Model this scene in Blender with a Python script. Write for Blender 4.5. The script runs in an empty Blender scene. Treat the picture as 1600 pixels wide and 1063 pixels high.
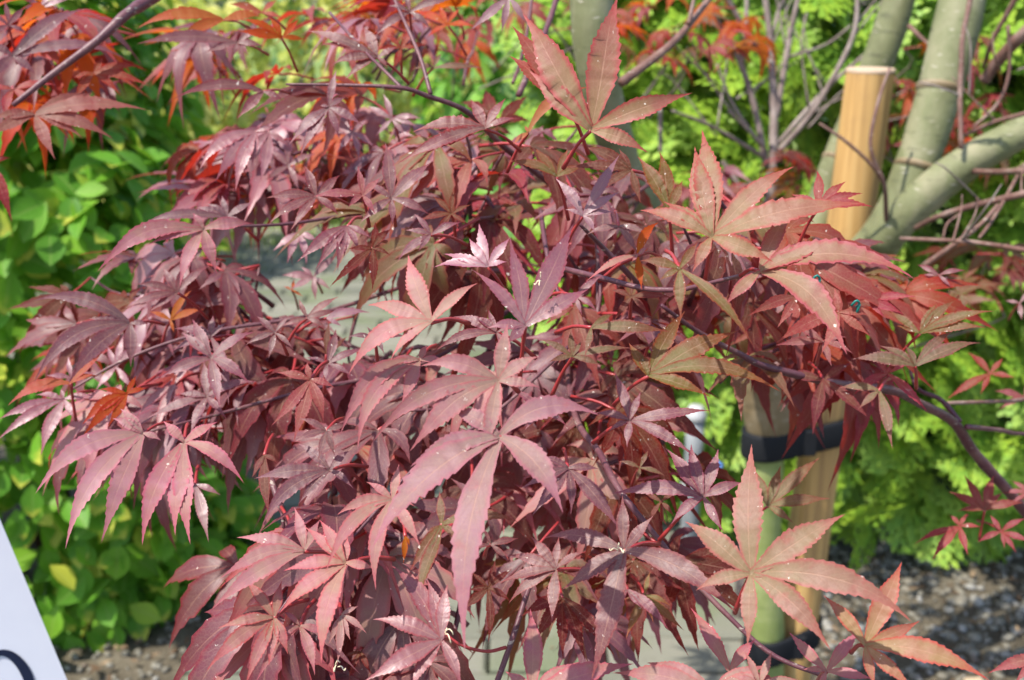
import bpy, math, random
from mathutils import Vector, Matrix
import numpy as np

rng = random.Random(11)
SC = bpy.context.scene
COL = SC.collection
R = math.radians

# ------------------------------------------------------------ camera, sky, sun, exposure
CAM_H, PITCH, FPX = 1.10, R(18.0), 1715.0
cam_d = bpy.data.cameras.new('camera'); cam = bpy.data.objects.new('camera', cam_d); COL.objects.link(cam)
cam.location = (0, 0, CAM_H); cam.rotation_euler = (math.pi/2 - PITCH, 0, 0)
cam_d.sensor_width = 36.0; cam_d.lens = 36.0*FPX/1600.0
cam_d.clip_start = 0.02; cam_d.clip_end = 400
cam_d.dof.use_dof = True; cam_d.dof.focus_distance = 0.52; cam_d.dof.aperture_fstop = 11.5
SC.camera = cam

SUN_EL = R(61.0)
SUN_AZ = Vector((-0.85, -0.53, 0)).normalized()
SUN = Vector((SUN_AZ.x*math.cos(SUN_EL), SUN_AZ.y*math.cos(SUN_EL), math.sin(SUN_EL)))
W = bpy.data.worlds.new('World'); SC.world = W; W.use_nodes = True
wn = W.node_tree.nodes; wl = W.node_tree.links; wn.clear()
wo = wn.new('ShaderNodeOutputWorld'); wb = wn.new('ShaderNodeBackground'); ws = wn.new('ShaderNodeTexSky')
ws.sky_type = 'NISHITA'; ws.sun_disc = False; ws.sun_elevation = SUN_EL
ws.sun_rotation = math.atan2(SUN_AZ.x, SUN_AZ.y)
wb.inputs['Strength'].default_value = 0.15
wl.new(ws.outputs[0], wb.inputs[0]); wl.new(wb.outputs[0], wo.inputs[0])
sl = bpy.data.lights.new('sun', 'SUN'); sl.energy = 3.6; sl.angle = R(0.6); sl.color = (1, 0.95, 0.87)
so = bpy.data.objects.new('sun', sl); COL.objects.link(so); so.location = SUN*20
so.rotation_euler = (-SUN).to_track_quat('-Z', 'Y').to_euler()
SC.view_settings.view_transform = 'Standard'; SC.view_settings.look = 'None'
SC.view_settings.gamma = 1.0; SC.view_settings.use_curve_mapping = False
SC.view_settings.exposure = 1.22
try:
    SC.cycles.max_bounces = 8; SC.cycles.transmission_bounces = 6; SC.cycles.use_denoising = True
except Exception: pass

CX = Vector((1, 0, 0)); CF = Vector((0, math.cos(PITCH), -math.sin(PITCH))); CU = Vector((0, math.sin(PITCH), math.cos(PITCH)))
CO = Vector((0, 0, CAM_H))
def at(px, py, d):
    return CO + CF*d + CX*((px-800.0)/FPX*d) + CU*((531.5-py)/FPX*d)
def proj(p):
    v = p-CO; d = v.dot(CF)
    if d < 0.02: return (-9999, -9999, d)
    return (800+v.dot(CX)/d*FPX, 531.5-v.dot(CU)/d*FPX, d)

# ------------------------------------------------------------ object helpers
def link(o, parent=None):
    COL.objects.link(o)
    if parent is not None: o.parent = parent
    return o
def thing(name, label, cat, loc=(0, 0, 0), group=None):
    o = bpy.data.objects.new(name, None); COL.objects.link(o); o.location = loc
    o.empty_display_size = 0.05
    o['label'] = label; o['category'] = cat
    if group: o['group'] = group
    return o
def mesh(name, V, F, mats, uv=None, smooth=True, mi=None):
    me = bpy.data.meshes.new(name)
    me.from_pydata([tuple(v) for v in V], [], F)
    for m in (mats if isinstance(mats, (list, tuple)) else [mats]): me.materials.append(m)
    if uv is not None:
        l = me.uv_layers.new(name='UVMap')
        idx = np.empty(len(me.loops), dtype=np.int32); me.loops.foreach_get('vertex_index', idx)
        l.data.foreach_set('uv', np.asarray(uv, dtype=np.float32)[idx].ravel())
    if smooth: me.polygons.foreach_set('use_smooth', np.ones(len(me.polygons), dtype=bool))
    if mi is not None: me.polygons.foreach_set('material_index', np.asarray(mi, dtype=np.int32))
    me.update(); return me
def part(name, me, parent=None, mat=None, kind=None):
    o = bpy.data.objects.new(name, me); link(o, parent)
    if mat is not None: o.matrix_basis = mat
    if kind: o['kind'] = kind
    return o
def structure(name, me):
    o = bpy.data.objects.new(name, me); COL.objects.link(o); o['kind'] = 'structure'; return o

def spline(pts, n):
    pts = [Vector(p) for p in pts]
    if len(pts) == 2: pts = [pts[0], pts[0].lerp(pts[1], .5), pts[1]]
    P = [2*pts[0]-pts[1]] + pts + [2*pts[-1]-pts[-2]]
    out = []; seg = len(pts)-1
    for i in range(n+1):
        u = i/n*seg; k = min(int(u), seg-1); t = u-k
        a, b, c, d = P[k], P[k+1], P[k+2], P[k+3]
        out.append(0.5*((2*b)+(c-a)*t+(2*a-5*b+4*c-d)*t*t+(3*b-a-3*c+d)*t*t*t))
    return out
def tube_data(pts, radii, n=12, sides=8, bumps=0.0, caps=True, rr=None):
    rr = rr or rng
    C = spline(pts, n); V = []; F = []; UV = []
    T = [(C[min(i+1, n)]-C[max(i-1, 0)]).normalized() for i in range(n+1)]
    a = T[0].orthogonal().normalized()
    for i in range(n+1):
        a = (a - T[i]*a.dot(T[i])).normalized(); b = T[i].cross(a)
        f = i/n*(len(radii)-1); k = min(int(f), len(radii)-2) if len(radii) > 1 else 0
        r = radii[0] if len(radii) == 1 else radii[k]+(radii[k+1]-radii[k])*(f-k)
        r *= 1+rr.uniform(-bumps, bumps)
        for j in range(sides):
            th = 2*math.pi*j/sides
            V.append(C[i]+a*(math.cos(th)*r)+b*(math.sin(th)*r)); UV.append((j/sides, i/n))
    for i in range(n):
        for j in range(sides):
            F.append((i*sides+j, i*sides+(j+1) % sides, (i+1)*sides+(j+1) % sides, (i+1)*sides+j))
    if caps:
        F.append(tuple(range(sides))[::-1]); F.append(tuple(range(n*sides, n*sides+sides)))
    return V, F, UV
def tube(name, pts, radii, mat, parent, n=12, sides=8, bumps=0.0):
    V, F, UV = tube_data(pts, radii, n, sides, bumps)
    return part(name, mesh(name, V, F, mat, UV), parent)
def box_data(x0, x1, y0, y1, z0, z1):
    V = [(x, y, z) for z in (z0, z1) for y in (y0, y1) for x in (x0, x1)]
    F = [(0, 2, 3, 1), (4, 5, 7, 6), (0, 1, 5, 4), (2, 6, 7, 3), (0, 4, 6, 2), (1, 3, 7, 5)]
    return V, F
def bevel_box_data(x0, x1, y0, y1, z0, z1, b):
    V = [(x0, y0, z0), (x1, y0, z0), (x1, y1, z0), (x0, y1, z0), (x0, y0, z1-b), (x1, y0, z1-b), (x1, y1, z1-b), (x0, y1, z1-b),
         (x0+b, y0+b, z1), (x1-b, y0+b, z1), (x1-b, y1-b, z1), (x0+b, y1-b, z1)]
    F = [(3, 2, 1, 0), (8, 9, 10, 11)]
    for k in range(4):
        F.append((k, (k+1) % 4, 4+(k+1) % 4, 4+k)); F.append((4+k, 4+(k+1) % 4, 8+(k+1) % 4, 8+k))
    return V, F
class Join:
    def __init__(s): s.V = []; s.F = []; s.UV = []; s.n = 0; s.MI = []
    def add(s, V, F, UV=None, mi=0):
        s.V.extend(V); s.F.extend([tuple(i+s.n for i in f) for f in F]); s.UV.extend(UV if UV is not None else [(0, 0)]*len(V))
        s.MI.extend([mi]*len(F)); s.n += len(V)
    def build(s, name, mats, parent=None, kind=None, smooth=True):
        return part(name, mesh(name, s.V, s.F, mats, s.UV, smooth, s.MI), parent, None, kind)

# ------------------------------------------------------------ materials
class NM:
    def __init__(s, name):
        s.m = bpy.data.materials.new(name); s.m.use_nodes = True
        s.t = s.m.node_tree; s.t.nodes.clear(); s.out = s.n('ShaderNodeOutputMaterial')
    def n(s, typ, **kw):
        nd = s.t.nodes.new(typ)
        for k, v in kw.items(): setattr(nd, k, v)
        return nd
    def l(s, a, b): s.t.links.new(a, b)
    def put(s, sock, v):
        if hasattr(v, 'is_output') or isinstance(v, bpy.types.NodeSocket): s.l(v, sock)
        elif isinstance(v, (tuple, list)) and len(v) == 3 and sock.type == 'RGBA': sock.default_value = (*v, 1)
        else: sock.default_value = v
    def math(s, op, a, b=None, c=None, clamp=False):
        nd = s.n('ShaderNodeMath', operation=op); nd.use_clamp = clamp
        s.put(nd.inputs[0], a)
        if b is not None: s.put(nd.inputs[1], b)
        if c is not None: s.put(nd.inputs[2], c)
        return nd.outputs[0]
    def mix(s, f, a, b, blend='MIX'):
        nd = s.n('ShaderNodeMix', data_type='RGBA', blend_type=blend)
        s.put(nd.inputs[0], f); s.put(nd.inputs[6], a); s.put(nd.inputs[7], b)
        return nd.outputs[2]
    def noise(s, scale, detail=4, vec=None, rough=0.55):
        nd = s.n('ShaderNodeTexNoise'); nd.inputs['Scale'].default_value = scale; nd.inputs['Detail'].default_value = detail
        nd.inputs['Roughness'].default_value = rough
        if vec is not None: s.l(vec, nd.inputs['Vector'])
        return nd.outputs[0]
    def ramp(s, f, stops):
        nd = s.n('ShaderNodeValToRGB'); cr = nd.color_ramp
        while len(cr.elements) < len(stops): cr.elements.new(0.5)
        for e, (p, c) in zip(cr.elements, stops): e.position = p; e.color = (*c, 1) if len(c) == 3 else c
        s.put(nd.inputs[0], f); return nd.outputs[0]
    def step(s, f, a, b):
        nd = s.n('ShaderNodeMapRange'); s.put(nd.inputs[0], f); nd.inputs[1].default_value = a; nd.inputs[2].default_value = b
        nd.interpolation_type = 'SMOOTHSTEP'; return nd.outputs[0]
    def objco(s): return s.n('ShaderNodeTexCoord').outputs['Object']
    def pos(s): return s.n('ShaderNodeNewGeometry').outputs['Position']
    def rand(s):
        a = s.n('ShaderNodeObjectInfo').outputs['Random']; b = s.n('ShaderNodeNewGeometry').outputs['Random Per Island']
        return s.math('FRACT', s.math('ADD', a, b))
    def bump(s, h, strength, dist=0.002):
        nd = s.n('ShaderNodeBump'); nd.inputs['Strength'].default_value = strength; nd.inputs['Distance'].default_value = dist
        s.l(h, nd.inputs['Height']); return nd.outputs[0]
    def principled(s, col, rough=0.5, spec=0.5, normal=None, **kw):
        nd = s.n('ShaderNodeBsdfPrincipled'); s.put(nd.inputs['Base Color'], col); s.put(nd.inputs['Roughness'], rough)
        s.put(nd.inputs['Specular IOR Level'], spec)
        if normal is not None: s.l(normal, nd.inputs['Normal'])
        for k, v in kw.items(): s.put(nd.inputs[k], v)
        return nd.outputs[0]
    def done(s, sh): s.l(sh, s.out.inputs['Surface']); return s.m

def leaf_mat(name, c_mid, c_main, c_edge, c_trans, trans=0.35, rough=0.42, spec=0.5, var=0.25, vein=(0.45, 0.25, 0.16), under=None, speck=True):
    """Leaf skin: a pale midrib with fine side veins, pigment that turns at the edge, dust specks, and light passing through."""
    m = NM(name); uvn = m.n('ShaderNodeUVMap'); sep = m.n('ShaderNodeSeparateXYZ'); m.l(uvn.outputs[0], sep.inputs[0])
    u = m.math('ABSOLUTE', sep.outputs[0]); v = sep.outputs[1]
    p = m.pos(); r = m.rand()
    n1 = m.noise(55, 5, p); n2 = m.noise(420, 3, p)
    base = m.mix(m.step(v, 0.0, 0.55), c_mid, c_main)
    base = m.mix(m.math('MULTIPLY', m.step(n1, 0.42, 0.62), 0.75), base, c_mid)
    edge = m.math('MAXIMUM', m.step(m.math('ADD', u, m.math('MULTIPLY', n1, 0.3)), 0.75, 1.15), m.step(v, 0.62, 0.98))
    base = m.mix(m.math('MULTIPLY', edge, 0.85), base, c_edge)
    hs = m.n('ShaderNodeHueSaturation')
    m.put(hs.inputs['Hue'], m.math('ADD', 0.5, m.math('MULTIPLY', m.math('SUBTRACT', m.math('FRACT', m.math('MULTIPLY', r, 7.3)), 0.5), 0.03)))
    m.put(hs.inputs['Value'], m.math('ADD', 1-var*0.6, m.math('MULTIPLY', r, var*1.4)))
    m.put(hs.inputs['Saturation'], m.math('ADD', 0.85, m.math('MULTIPLY', m.math('FRACT', m.math('MULTIPLY', r, 3.7)), 0.3)))
    m.put(hs.inputs['Color'], base); base = hs.outputs[0]
    ph = m.math('FRACT', m.math('ADD', m.math('MULTIPLY', v, 13), m.math('MULTIPLY', u, -2.2)))
    side = m.math('MULTIPLY', m.step(m.math('ABSOLUTE', m.math('SUBTRACT', ph, 0.5)), 0.42, 0.5), m.math('SUBTRACT', 1, m.step(u, 0.6, 0.95)))
    rib = m.math('SUBTRACT', 1, m.step(u, 0.02, 0.075)); rib = m.math('MULTIPLY', rib, m.math('SUBTRACT', 1.0, m.math('MULTIPLY', v, 0.7)))
    base = m.mix(m.math('MULTIPLY', rib, 0.42), base, vein)
    base = m.mix(m.math('MULTIPLY', side, 0.09), base, vein)
    dsp = m.math('MULTIPLY', n2, 0.3)
    nb = m.noise(130, 4, p)
    base = m.mix(m.math('MULTIPLY', m.step(nb, .56, .74), .35), base, c_edge)
    base = m.mix(m.math('MULTIPLY', m.step(m.math('ADD', nb, m.math('MULTIPLY', v, .25)), .86, .95), .6), base, (.16, .075, .03))
    net = m.n('ShaderNodeTexVoronoi', feature='DISTANCE_TO_EDGE'); net.inputs['Scale'].default_value = 520; m.l(p, net.inputs['Vector'])
    nt = m.math('SUBTRACT', 1, m.step(net.outputs['Distance'], .0, .12))
    base = m.mix(m.math('MULTIPLY', nt, .13), base, vein)
    if speck:
        nz = m.n('ShaderNodeTexNoise'); nz.inputs['Scale'].default_value = 700; m.l(p, nz.inputs['Vector'])
        va = m.n('ShaderNodeVectorMath', operation='SCALE'); m.l(nz.outputs['Color'], va.inputs[0]); va.inputs['Scale'].default_value = .004
        vb = m.n('ShaderNodeVectorMath', operation='ADD'); m.l(p, vb.inputs[0]); m.l(va.outputs[0], vb.inputs[1]); pd = vb.outputs[0]
        vo = m.n('ShaderNodeTexVoronoi'); vo.inputs['Scale'].default_value = 210; m.l(pd, vo.inputs['Vector'])
        sepc = m.n('ShaderNodeSeparateColor'); m.l(vo.outputs['Color'], sepc.inputs[0])
        sp = m.math('MULTIPLY', m.math('LESS_THAN', vo.outputs['Distance'], m.math('MULTIPLY', sepc.outputs[1], 0.19)), m.math('GREATER_THAN', sepc.outputs[0], 0.90))
        base = m.mix(m.math('MULTIPLY', sp, 0.85), base, (0.75, 0.66, 0.55))
        vo2 = m.n('ShaderNodeTexVoronoi'); vo2.inputs['Scale'].default_value = 480; m.l(pd, vo2.inputs['Vector'])
        sep2 = m.n('ShaderNodeSeparateColor'); m.l(vo2.outputs['Color'], sep2.inputs[0])
        sp2 = m.math('MULTIPLY', m.math('LESS_THAN', vo2.outputs['Distance'], m.math('MULTIPLY', sep2.outputs[1], 0.24)), m.math('GREATER_THAN', sep2.outputs[0], 0.90))
        base = m.mix(m.math('MULTIPLY', sp2, 0.6), base, (0.7, 0.6, 0.5))
    h = m.math('ADD', m.math('ADD', m.math('MULTIPLY', side, -0.6), m.math('MULTIPLY', rib, -1.2)), dsp)
    bp = m.bump(h, 0.22, 0.0005)
    s1 = m.principled(base, m.math('ADD', rough, m.math('MULTIPLY', n1, 0.12)), spec, bp)
    tr = m.n('ShaderNodeBsdfTranslucent'); m.put(tr.inputs[0], m.mix(m.math('MULTIPLY', side, 0.3), c_trans, base))
    mx = m.n('ShaderNodeMixShader'); mx.inputs[0].default_value = trans
    m.l(s1, mx.inputs[1]); m.l(tr.outputs[0], mx.inputs[2])
    return m.done(mx.outputs[0])

M = {}
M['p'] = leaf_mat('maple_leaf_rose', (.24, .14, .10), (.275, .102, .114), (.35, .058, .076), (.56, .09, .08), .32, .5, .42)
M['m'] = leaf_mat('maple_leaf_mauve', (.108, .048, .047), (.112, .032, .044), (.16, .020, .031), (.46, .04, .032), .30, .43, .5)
M['w'] = leaf_mat('maple_leaf_mauve_sheen', (.21, .112, .118), (.215, .088, .108), (.25, .053, .075), (.45, .08, .06), .28, .38, .65)  # mauve leaf with the sky's sheen painted in as a paler base
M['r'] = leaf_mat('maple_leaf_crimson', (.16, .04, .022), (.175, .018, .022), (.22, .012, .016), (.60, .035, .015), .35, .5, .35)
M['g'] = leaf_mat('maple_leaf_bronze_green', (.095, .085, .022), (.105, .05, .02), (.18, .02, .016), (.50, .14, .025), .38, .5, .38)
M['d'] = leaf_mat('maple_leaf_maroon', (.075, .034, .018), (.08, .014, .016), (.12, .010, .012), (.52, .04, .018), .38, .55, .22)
M['b'] = leaf_mat('maple_leaf_bronze_rose', (.20, .135, .062), (.225, .098, .068), (.32, .042, .05), (.56, .12, .05), .33, .48, .42)
M['o'] = leaf_mat('maple_leaf_backlit_orange', (.34, .10, .012), (.36, .05, .010), (.34, .018, .010), (.75, .15, .012), .5, .5, .3, vein=(.3, .06, .02))  # glow of sun behind the leaf, put into its base colour as orange
mm = NM('leaf_stalk_red'); M['stalk'] = mm.done(mm.principled(mm.mix(mm.noise(60, 3, mm.pos()), (.22, .012, .018), (.32, .035, .03)), .4, .5))
def bark_mat(name, a, b, c, rough=0.7, sc=1.0, bump=.5):
    m = NM(name); p = m.objco(); n1 = m.noise(18*sc, 6, p); n2 = m.noise(160*sc, 4, p)
    mp = m.n('ShaderNodeMapping'); mp.inputs['Scale'].default_value = (90*sc, 90*sc, 9*sc); m.l(p, mp.inputs[0])
    st = m.noise(1.0, 4, mp.outputs[0])
    col = m.ramp(m.math('ADD', m.math('MULTIPLY', n1, .7), m.math('MULTIPLY', m.noise(6*sc, 5, p), .35)), [(.38, a), (.53, b), (.68, c)])
    mp3 = m.n('ShaderNodeMapping'); mp3.inputs['Scale'].default_value = (26*sc, 26*sc, 110*sc); m.l(p, mp3.inputs[0]); col = m.mix(m.math('MULTIPLY', m.step(m.noise(1.0, 5, mp3.outputs[0]), .60, .66), .5), col, tuple(x*.45 for x in a))
    col = m.mix(m.math('MULTIPLY', m.step(st, .5, .72), .35), col, c)
    mp2 = m.n('ShaderNodeMapping'); mp2.inputs['Scale'].default_value = (60*sc, 60*sc, 240*sc); m.l(p, mp2.inputs[0])
    dots = m.step(m.noise(1.0, 2, mp2.outputs[0]), .66, .72)
    col = m.mix(m.math('MULTIPLY', dots, .55), col, (.42, .38, .30))
    return m.done(m.principled(col, rough, .35, m.bump(m.math('ADD', n2, st), bump, .0012)))
M['bark'] = bark_mat('maple_bark_olive', (.105, .108, .046), (.15, .158, .072), (.23, .215, .125))
M['bark_green'] = bark_mat('maple_stem_green', (.16, .19, .055), (.21, .25, .075), (.30, .32, .13), .6, 1.2, .3)
M['bark_brown'] = bark_mat('maple_bark_brown', (.115, .08, .038), (.18, .13, .068), (.25, .20, .13))
M['branch'] = bark_mat('maple_branch_purple', (.075, .022, .032), (.10, .035, .042), (.16, .075, .07), .45, 2.0, .3)
M['twig_grey'] = bark_mat('twig_grey', (.12, .085, .07), (.185, .14, .12), (.27, .22, .19), .7, 2)
M['twig_brown'] = bark_mat('twig_brown', (.10, .045, .035), (.15, .075, .055), (.24, .16, .13), .6, 2)

mm = NM('stake_timber'); p = mm.objco(); mp = mm.n('ShaderNodeMapping'); mp.inputs['Scale'].default_value = (110, 110, 3.0); mm.l(p, mp.inputs[0])
gr = mm.noise(1, 5, mp.outputs[0]); c = mm.ramp(gr, [(.36, (.31, .175, .065)), (.52, (.46, .27, .092)), (.75, (.54, .35, .14))])
c = mm.mix(mm.math('MULTIPLY', mm.step(mm.noise(16, 6, p), .52, .68), .5), c, (.30, .17, .075))
vo = mm.n('ShaderNodeTexVoronoi'); vo.inputs['Scale'].default_value = 9; mm.l(p, vo.inputs['Vector'])
c = mm.mix(mm.step(vo.outputs['Distance'], .10, .05), c, (.16, .08, .03))
M['stake'] = mm.done(mm.principled(c, .6, .35, mm.bump(gr, .6, .002)))
mm = NM('stake_end_grain'); d = mm.noise(220, 4, mm.objco()); M['stake_end'] = mm.done(mm.principled(mm.mix(d, (.38, .26, .17), (.50, .38, .27)), .75, .3))
mm = NM('strap_rubber'); d = mm.noise(300, 3, mm.objco()); M['strap'] = mm.done(mm.principled(mm.mix(d, (.006, .0065, .008), (.014, .015, .018)), .7, .2, mm.bump(d, .3, .0006)))

def green_leaf(name, c0, c1, c2, yel, ct, trans=.4, yamt=.75, spec=.45):
    m = NM(name); r = m.rand(); uvn = m.n('ShaderNodeUVMap'); sep = m.n('ShaderNodeSeparateXYZ'); m.l(uvn.outputs[0], sep.inputs[0])
    u = m.math('ABSOLUTE', sep.outputs[0]); v = sep.outputs[1]; p = m.pos(); n = m.noise(38, 4, p)
    col = m.ramp(r, [(.0, c0), (.45, c1), (yamt, c2), (min(yamt+.12, .97), yel)])
    col = m.mix(m.math('MULTIPLY', m.step(m.math('ADD', v, n), 1.12, 1.42), m.math('GREATER_THAN', m.math('FRACT', m.math('MULTIPLY', r, 5.1)), .66)), col, yel)
    ph = m.math('FRACT', m.math('ADD', m.math('MULTIPLY', v, 8), m.math('MULTIPLY', u, -1.6)))
    side = m.step(m.math('ABSOLUTE', m.math('SUBTRACT', ph, .5)), .4, .5)
    rib = m.math('SUBTRACT', 1, m.step(u, .03, .12))
    vv = m.math('MAXIMUM', m.math('MULTIPLY', side, .25), m.math('MULTIPLY', rib, .6))
    col = m.mix(vv, col, m.mix(.5, col, (.35, .42, .12)))
    s1 = m.principled(col, .48, spec, m.bump(m.math('MULTIPLY', vv, -1), .4, .001))
    tr = m.n('ShaderNodeBsdfTranslucent'); m.put(tr.inputs[0], m.mix(.6, col, ct)); mx = m.n('ShaderNodeMixShader'); mx.inputs[0].default_value = trans
    m.l(s1, mx.inputs[1]); m.l(tr.outputs[0], mx.inputs[2]); return m.done(mx.outputs[0])
M['hedge'] = green_leaf('hornbeam_leaf', (.07, .195, .018), (.105, .275, .022), (.17, .35, .026), (.48, .48, .06), (.32, .58, .03), .42, .85, .22)
M['gold'] = green_leaf('golden_leaf', (.30, .38, .06), (.42, .46, .075), (.5, .5, .09), (.58, .54, .13), (.5, .5, .06), .4, .7)
M['shrub'] = green_leaf('shrub_leaf', (.07, .22, .03), (.12, .30, .035), (.19, .38, .04), (.36, .45, .06), (.2, .45, .04), .4, .8)
M['far'] = green_leaf('far_leaf', (.03, .09, .02), (.05, .13, .03), (.09, .19, .035), (.22, .28, .06), (.15, .3, .04), .3, .8)
mm = NM('conifer_spray'); r = mm.rand(); uvn = mm.n('ShaderNodeUVMap'); sep = mm.n('ShaderNodeSeparateXYZ'); mm.l(uvn.outputs[0], sep.inputs[0])
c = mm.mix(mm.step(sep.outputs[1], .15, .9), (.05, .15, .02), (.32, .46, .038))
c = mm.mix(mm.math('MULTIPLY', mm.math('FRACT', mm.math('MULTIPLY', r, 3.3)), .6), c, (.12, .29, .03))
s1 = mm.principled(c, .5, .4, mm.bump(mm.noise(500, 2, mm.pos()), .5, .001)); tr = mm.n('ShaderNodeBsdfTranslucent'); mm.put(tr.inputs[0], mm.mix(.5, c, (.35, .55, .03)))
mx = mm.n('ShaderNodeMixShader'); mx.inputs[0].default_value = .33; mm.l(s1, mx.inputs[1]); mm.l(tr.outputs[0], mx.inputs[2]); M['conifer'] = mm.done(mx.outputs[0])
mm = NM('conifer_inner_shade'); M['conifer_inner_shade'] = mm.done(mm.principled(mm.mix(mm.noise(40, 4, mm.pos()), (.02, .05, .012), (.05, .06, .02)), .8, .2))  # spray colour darkened: shade inside the hedge is painted in

mm = NM('soil'); p = mm.pos(); a = mm.noise(14, 6, p); b = mm.noise(130, 5, p)
c = mm.ramp(a, [(.3, (.055, .045, .03)), (.55, (.10, .083, .057)), (.75, (.165, .145, .105))]); c = mm.mix(mm.step(b, .55, .7), c, (.16, .14, .10))
M['soil'] = mm.done(mm.principled(c, .9, .2, mm.bump(mm.math('ADD', a, b), .8, .008)))
mm = NM('pebble'); r = mm.rand(); c = mm.ramp(r, [(0, (.08, .068, .045)), (.4, (.135, .118, .085)), (.7, (.18, .162, .122)), (.92, (.32, .31, .285)), (1, (.12, .07, .04))])
M['pebble'] = mm.done(mm.principled(mm.mix(.3, c, mm.mix(mm.noise(160, 4, mm.pos()), (.11, .10, .075), (.27, .255, .215))), .7, .35))
mm = NM('litter'); r = mm.rand(); M['litter'] = mm.done(mm.principled(mm.ramp(r, [(0, (.06, .034, .018)), (.6, (.11, .07, .04)), (1, (.24, .17, .10))]), .8, .2))
mm = NM('paver'); r = mm.rand(); p = mm.pos(); n1 = mm.noise(30, 5, p); n2 = mm.noise(260, 4, p); n3 = mm.noise(5, 4, p)
c = mm.ramp(r, [(0, (.115, .115, .09)), (.5, (.165, .163, .125)), (1, (.22, .205, .165))]); c = mm.mix(mm.math('MULTIPLY', n2, .5), c, (.11, .11, .08))
c = mm.mix(mm.math('MULTIPLY', mm.step(n3, .45, .7), .55), c, (.10, .135, .05)); c = mm.mix(mm.math('MULTIPLY', mm.step(n1, .6, .75), .4), c, (.08, .078, .055))
M['paver'] = mm.done(mm.principled(c, .85, .25, mm.bump(n2, .5, .002)))
mm = NM('joint_sand'); p = mm.pos(); c = mm.mix(mm.step(mm.noise(9, 4, p), .45, .6), (.05, .045, .03), (.04, .06, .02)); M['joint'] = mm.done(mm.principled(c, .95, .15, mm.bump(mm.noise(300, 3, p), .6, .003)))
mm = NM('lawn'); p = mm.pos(); c = mm.ramp(mm.noise(3.5, 6, p), [(.3, (.10, .17, .04)), (.6, (.22, .28, .07)), (.8, (.34, .34, .12))]); M['lawn'] = mm.done(mm.principled(c, .9, .2, mm.bump(mm.noise(120, 4, p), .9, .02)))
mm = NM('grass_blade'); r = mm.rand(); M['blade'] = mm.done(mm.principled(mm.ramp(r, [(0, (.10, .19, .04)), (.6, (.22, .30, .07)), (1, (.40, .38, .16))]), .6, .3))
mm = NM('sign_plastic'); n = mm.noise(60, 4, mm.objco()); M['sign'] = mm.done(mm.principled(mm.mix(n, (.50, .51, .57), (.54, .55, .60)), .4, .5))
mm = NM('navy_print'); n = mm.noise(200, 3, mm.objco()); M['navy'] = mm.done(mm.principled(mm.mix(n, (.005, .009, .028), (.008, .013, .035)), .7, .2))
mm = NM('grey_plastic'); n = mm.noise(50, 4, mm.objco()); M['grey'] = mm.done(mm.principled(mm.mix(n, (.18, .19, .195), (.24, .25, .255)), .4, .5))
mm = NM('white_plastic'); n = mm.noise(50, 4, mm.objco()); M['white'] = mm.done(mm.principled(mm.mix(n, (.36, .37, .37), (.42, .42, .42)), .35, .5))
mm = NM('blue_plastic'); n = mm.noise(50, 4, mm.objco()); M['blue'] = mm.done(mm.principled(mm.mix(n, (.10, .22, .55), (.14, .28, .62)), .4, .5))
mm = NM('teal_tie'); n = mm.noise(90, 3, mm.objco()); M['teal'] = mm.done(mm.principled(mm.mix(n, (.005, .10, .085), (.01, .15, .12)), .4, .5))
mm = NM('edging_timber'); p = mm.objco(); mp = mm.n('ShaderNodeMapping'); mp.inputs['Scale'].default_value = (4, 60, 60); mm.l(p, mp.inputs[0]); n = mm.noise(1, 5, mp.outputs[0])
M['edging'] = mm.done(mm.principled(mm.mix(n, (.30, .22, .13), (.50, .40, .27)), .8, .2, mm.bump(n, .4, .002)))

# ------------------------------------------------------------ ground
def sheet(name, x0, x1, y0, y1, z, mat):
    return structure(name, mesh(name, [(x0, y0, z), (x1, y0, z), (x1, y1, z), (x0, y1, z)], [(0, 1, 2, 3)], mat, smooth=False))
sheet('ground', -150, 150, -20, 280, 0.0, M['soil'])
sheet('lawn', -40, 40, 4.6, 60, 0.012, M['lawn'])
# path of grey pavers, bedded in sand
PX0, PX1, PY0, PY1 = -0.54, 0.44, 0.55, 5.1
JB = Join()
JB.add(*box_data(PX0, PX1, PY0, PY1, -0.05, 0.006)); JB.add(*box_data(-1.9, PX0-.0005, 2.75, PY1, -0.05, 0.006))
path = structure('path', mesh('path', JB.V, JB.F, M['joint'], smooth=False))
bd = [bevel_box_data(-.0972, .0972, -.0472, .0472, -.02, .024, .006), bevel_box_data(-.0472, .0472, -.0472, .0472, -.02, .024, .006)]
pav = [mesh('brick', *q, M['paver'], smooth=False) for q in bd]
spots = []
row = 0; y = PY0+.05
while y < PY1-.05:
    xs = PX0 if y < 2.85 else PX0-1.3
    x = xs + (.0 if row % 2 else -.1)
    while x < PX1-.01:
        a, b = max(x, xs), min(x+.2, PX1)
        if b-a > .06: spots.append((y, (a+b)/2, (b-a) < .15))
        x += .2
    y += .1; row += 1
spots.sort(key=lambda q: math.hypot(q[0]-.3, q[1]) if q[0] > 1.25 else 50)
JB = Join()
for k, (y, x, half) in enumerate(spots):
    mx = Matrix.Translation((x, y, rng.uniform(-.004, .003))) @ Matrix.Rotation(rng.uniform(-.014, .014), 4, 'Z') @ Matrix.Rotation(rng.uniform(-.016, .016), 4, 'X')
    if k < 300: part('brick', pav[half], path, mx)
    else: JB.add([mx @ Vector(v) for v in bd[half][0]], bd[half][1])
JB.build('bricks', [M['paver']], path, 'stuff', False)
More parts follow.
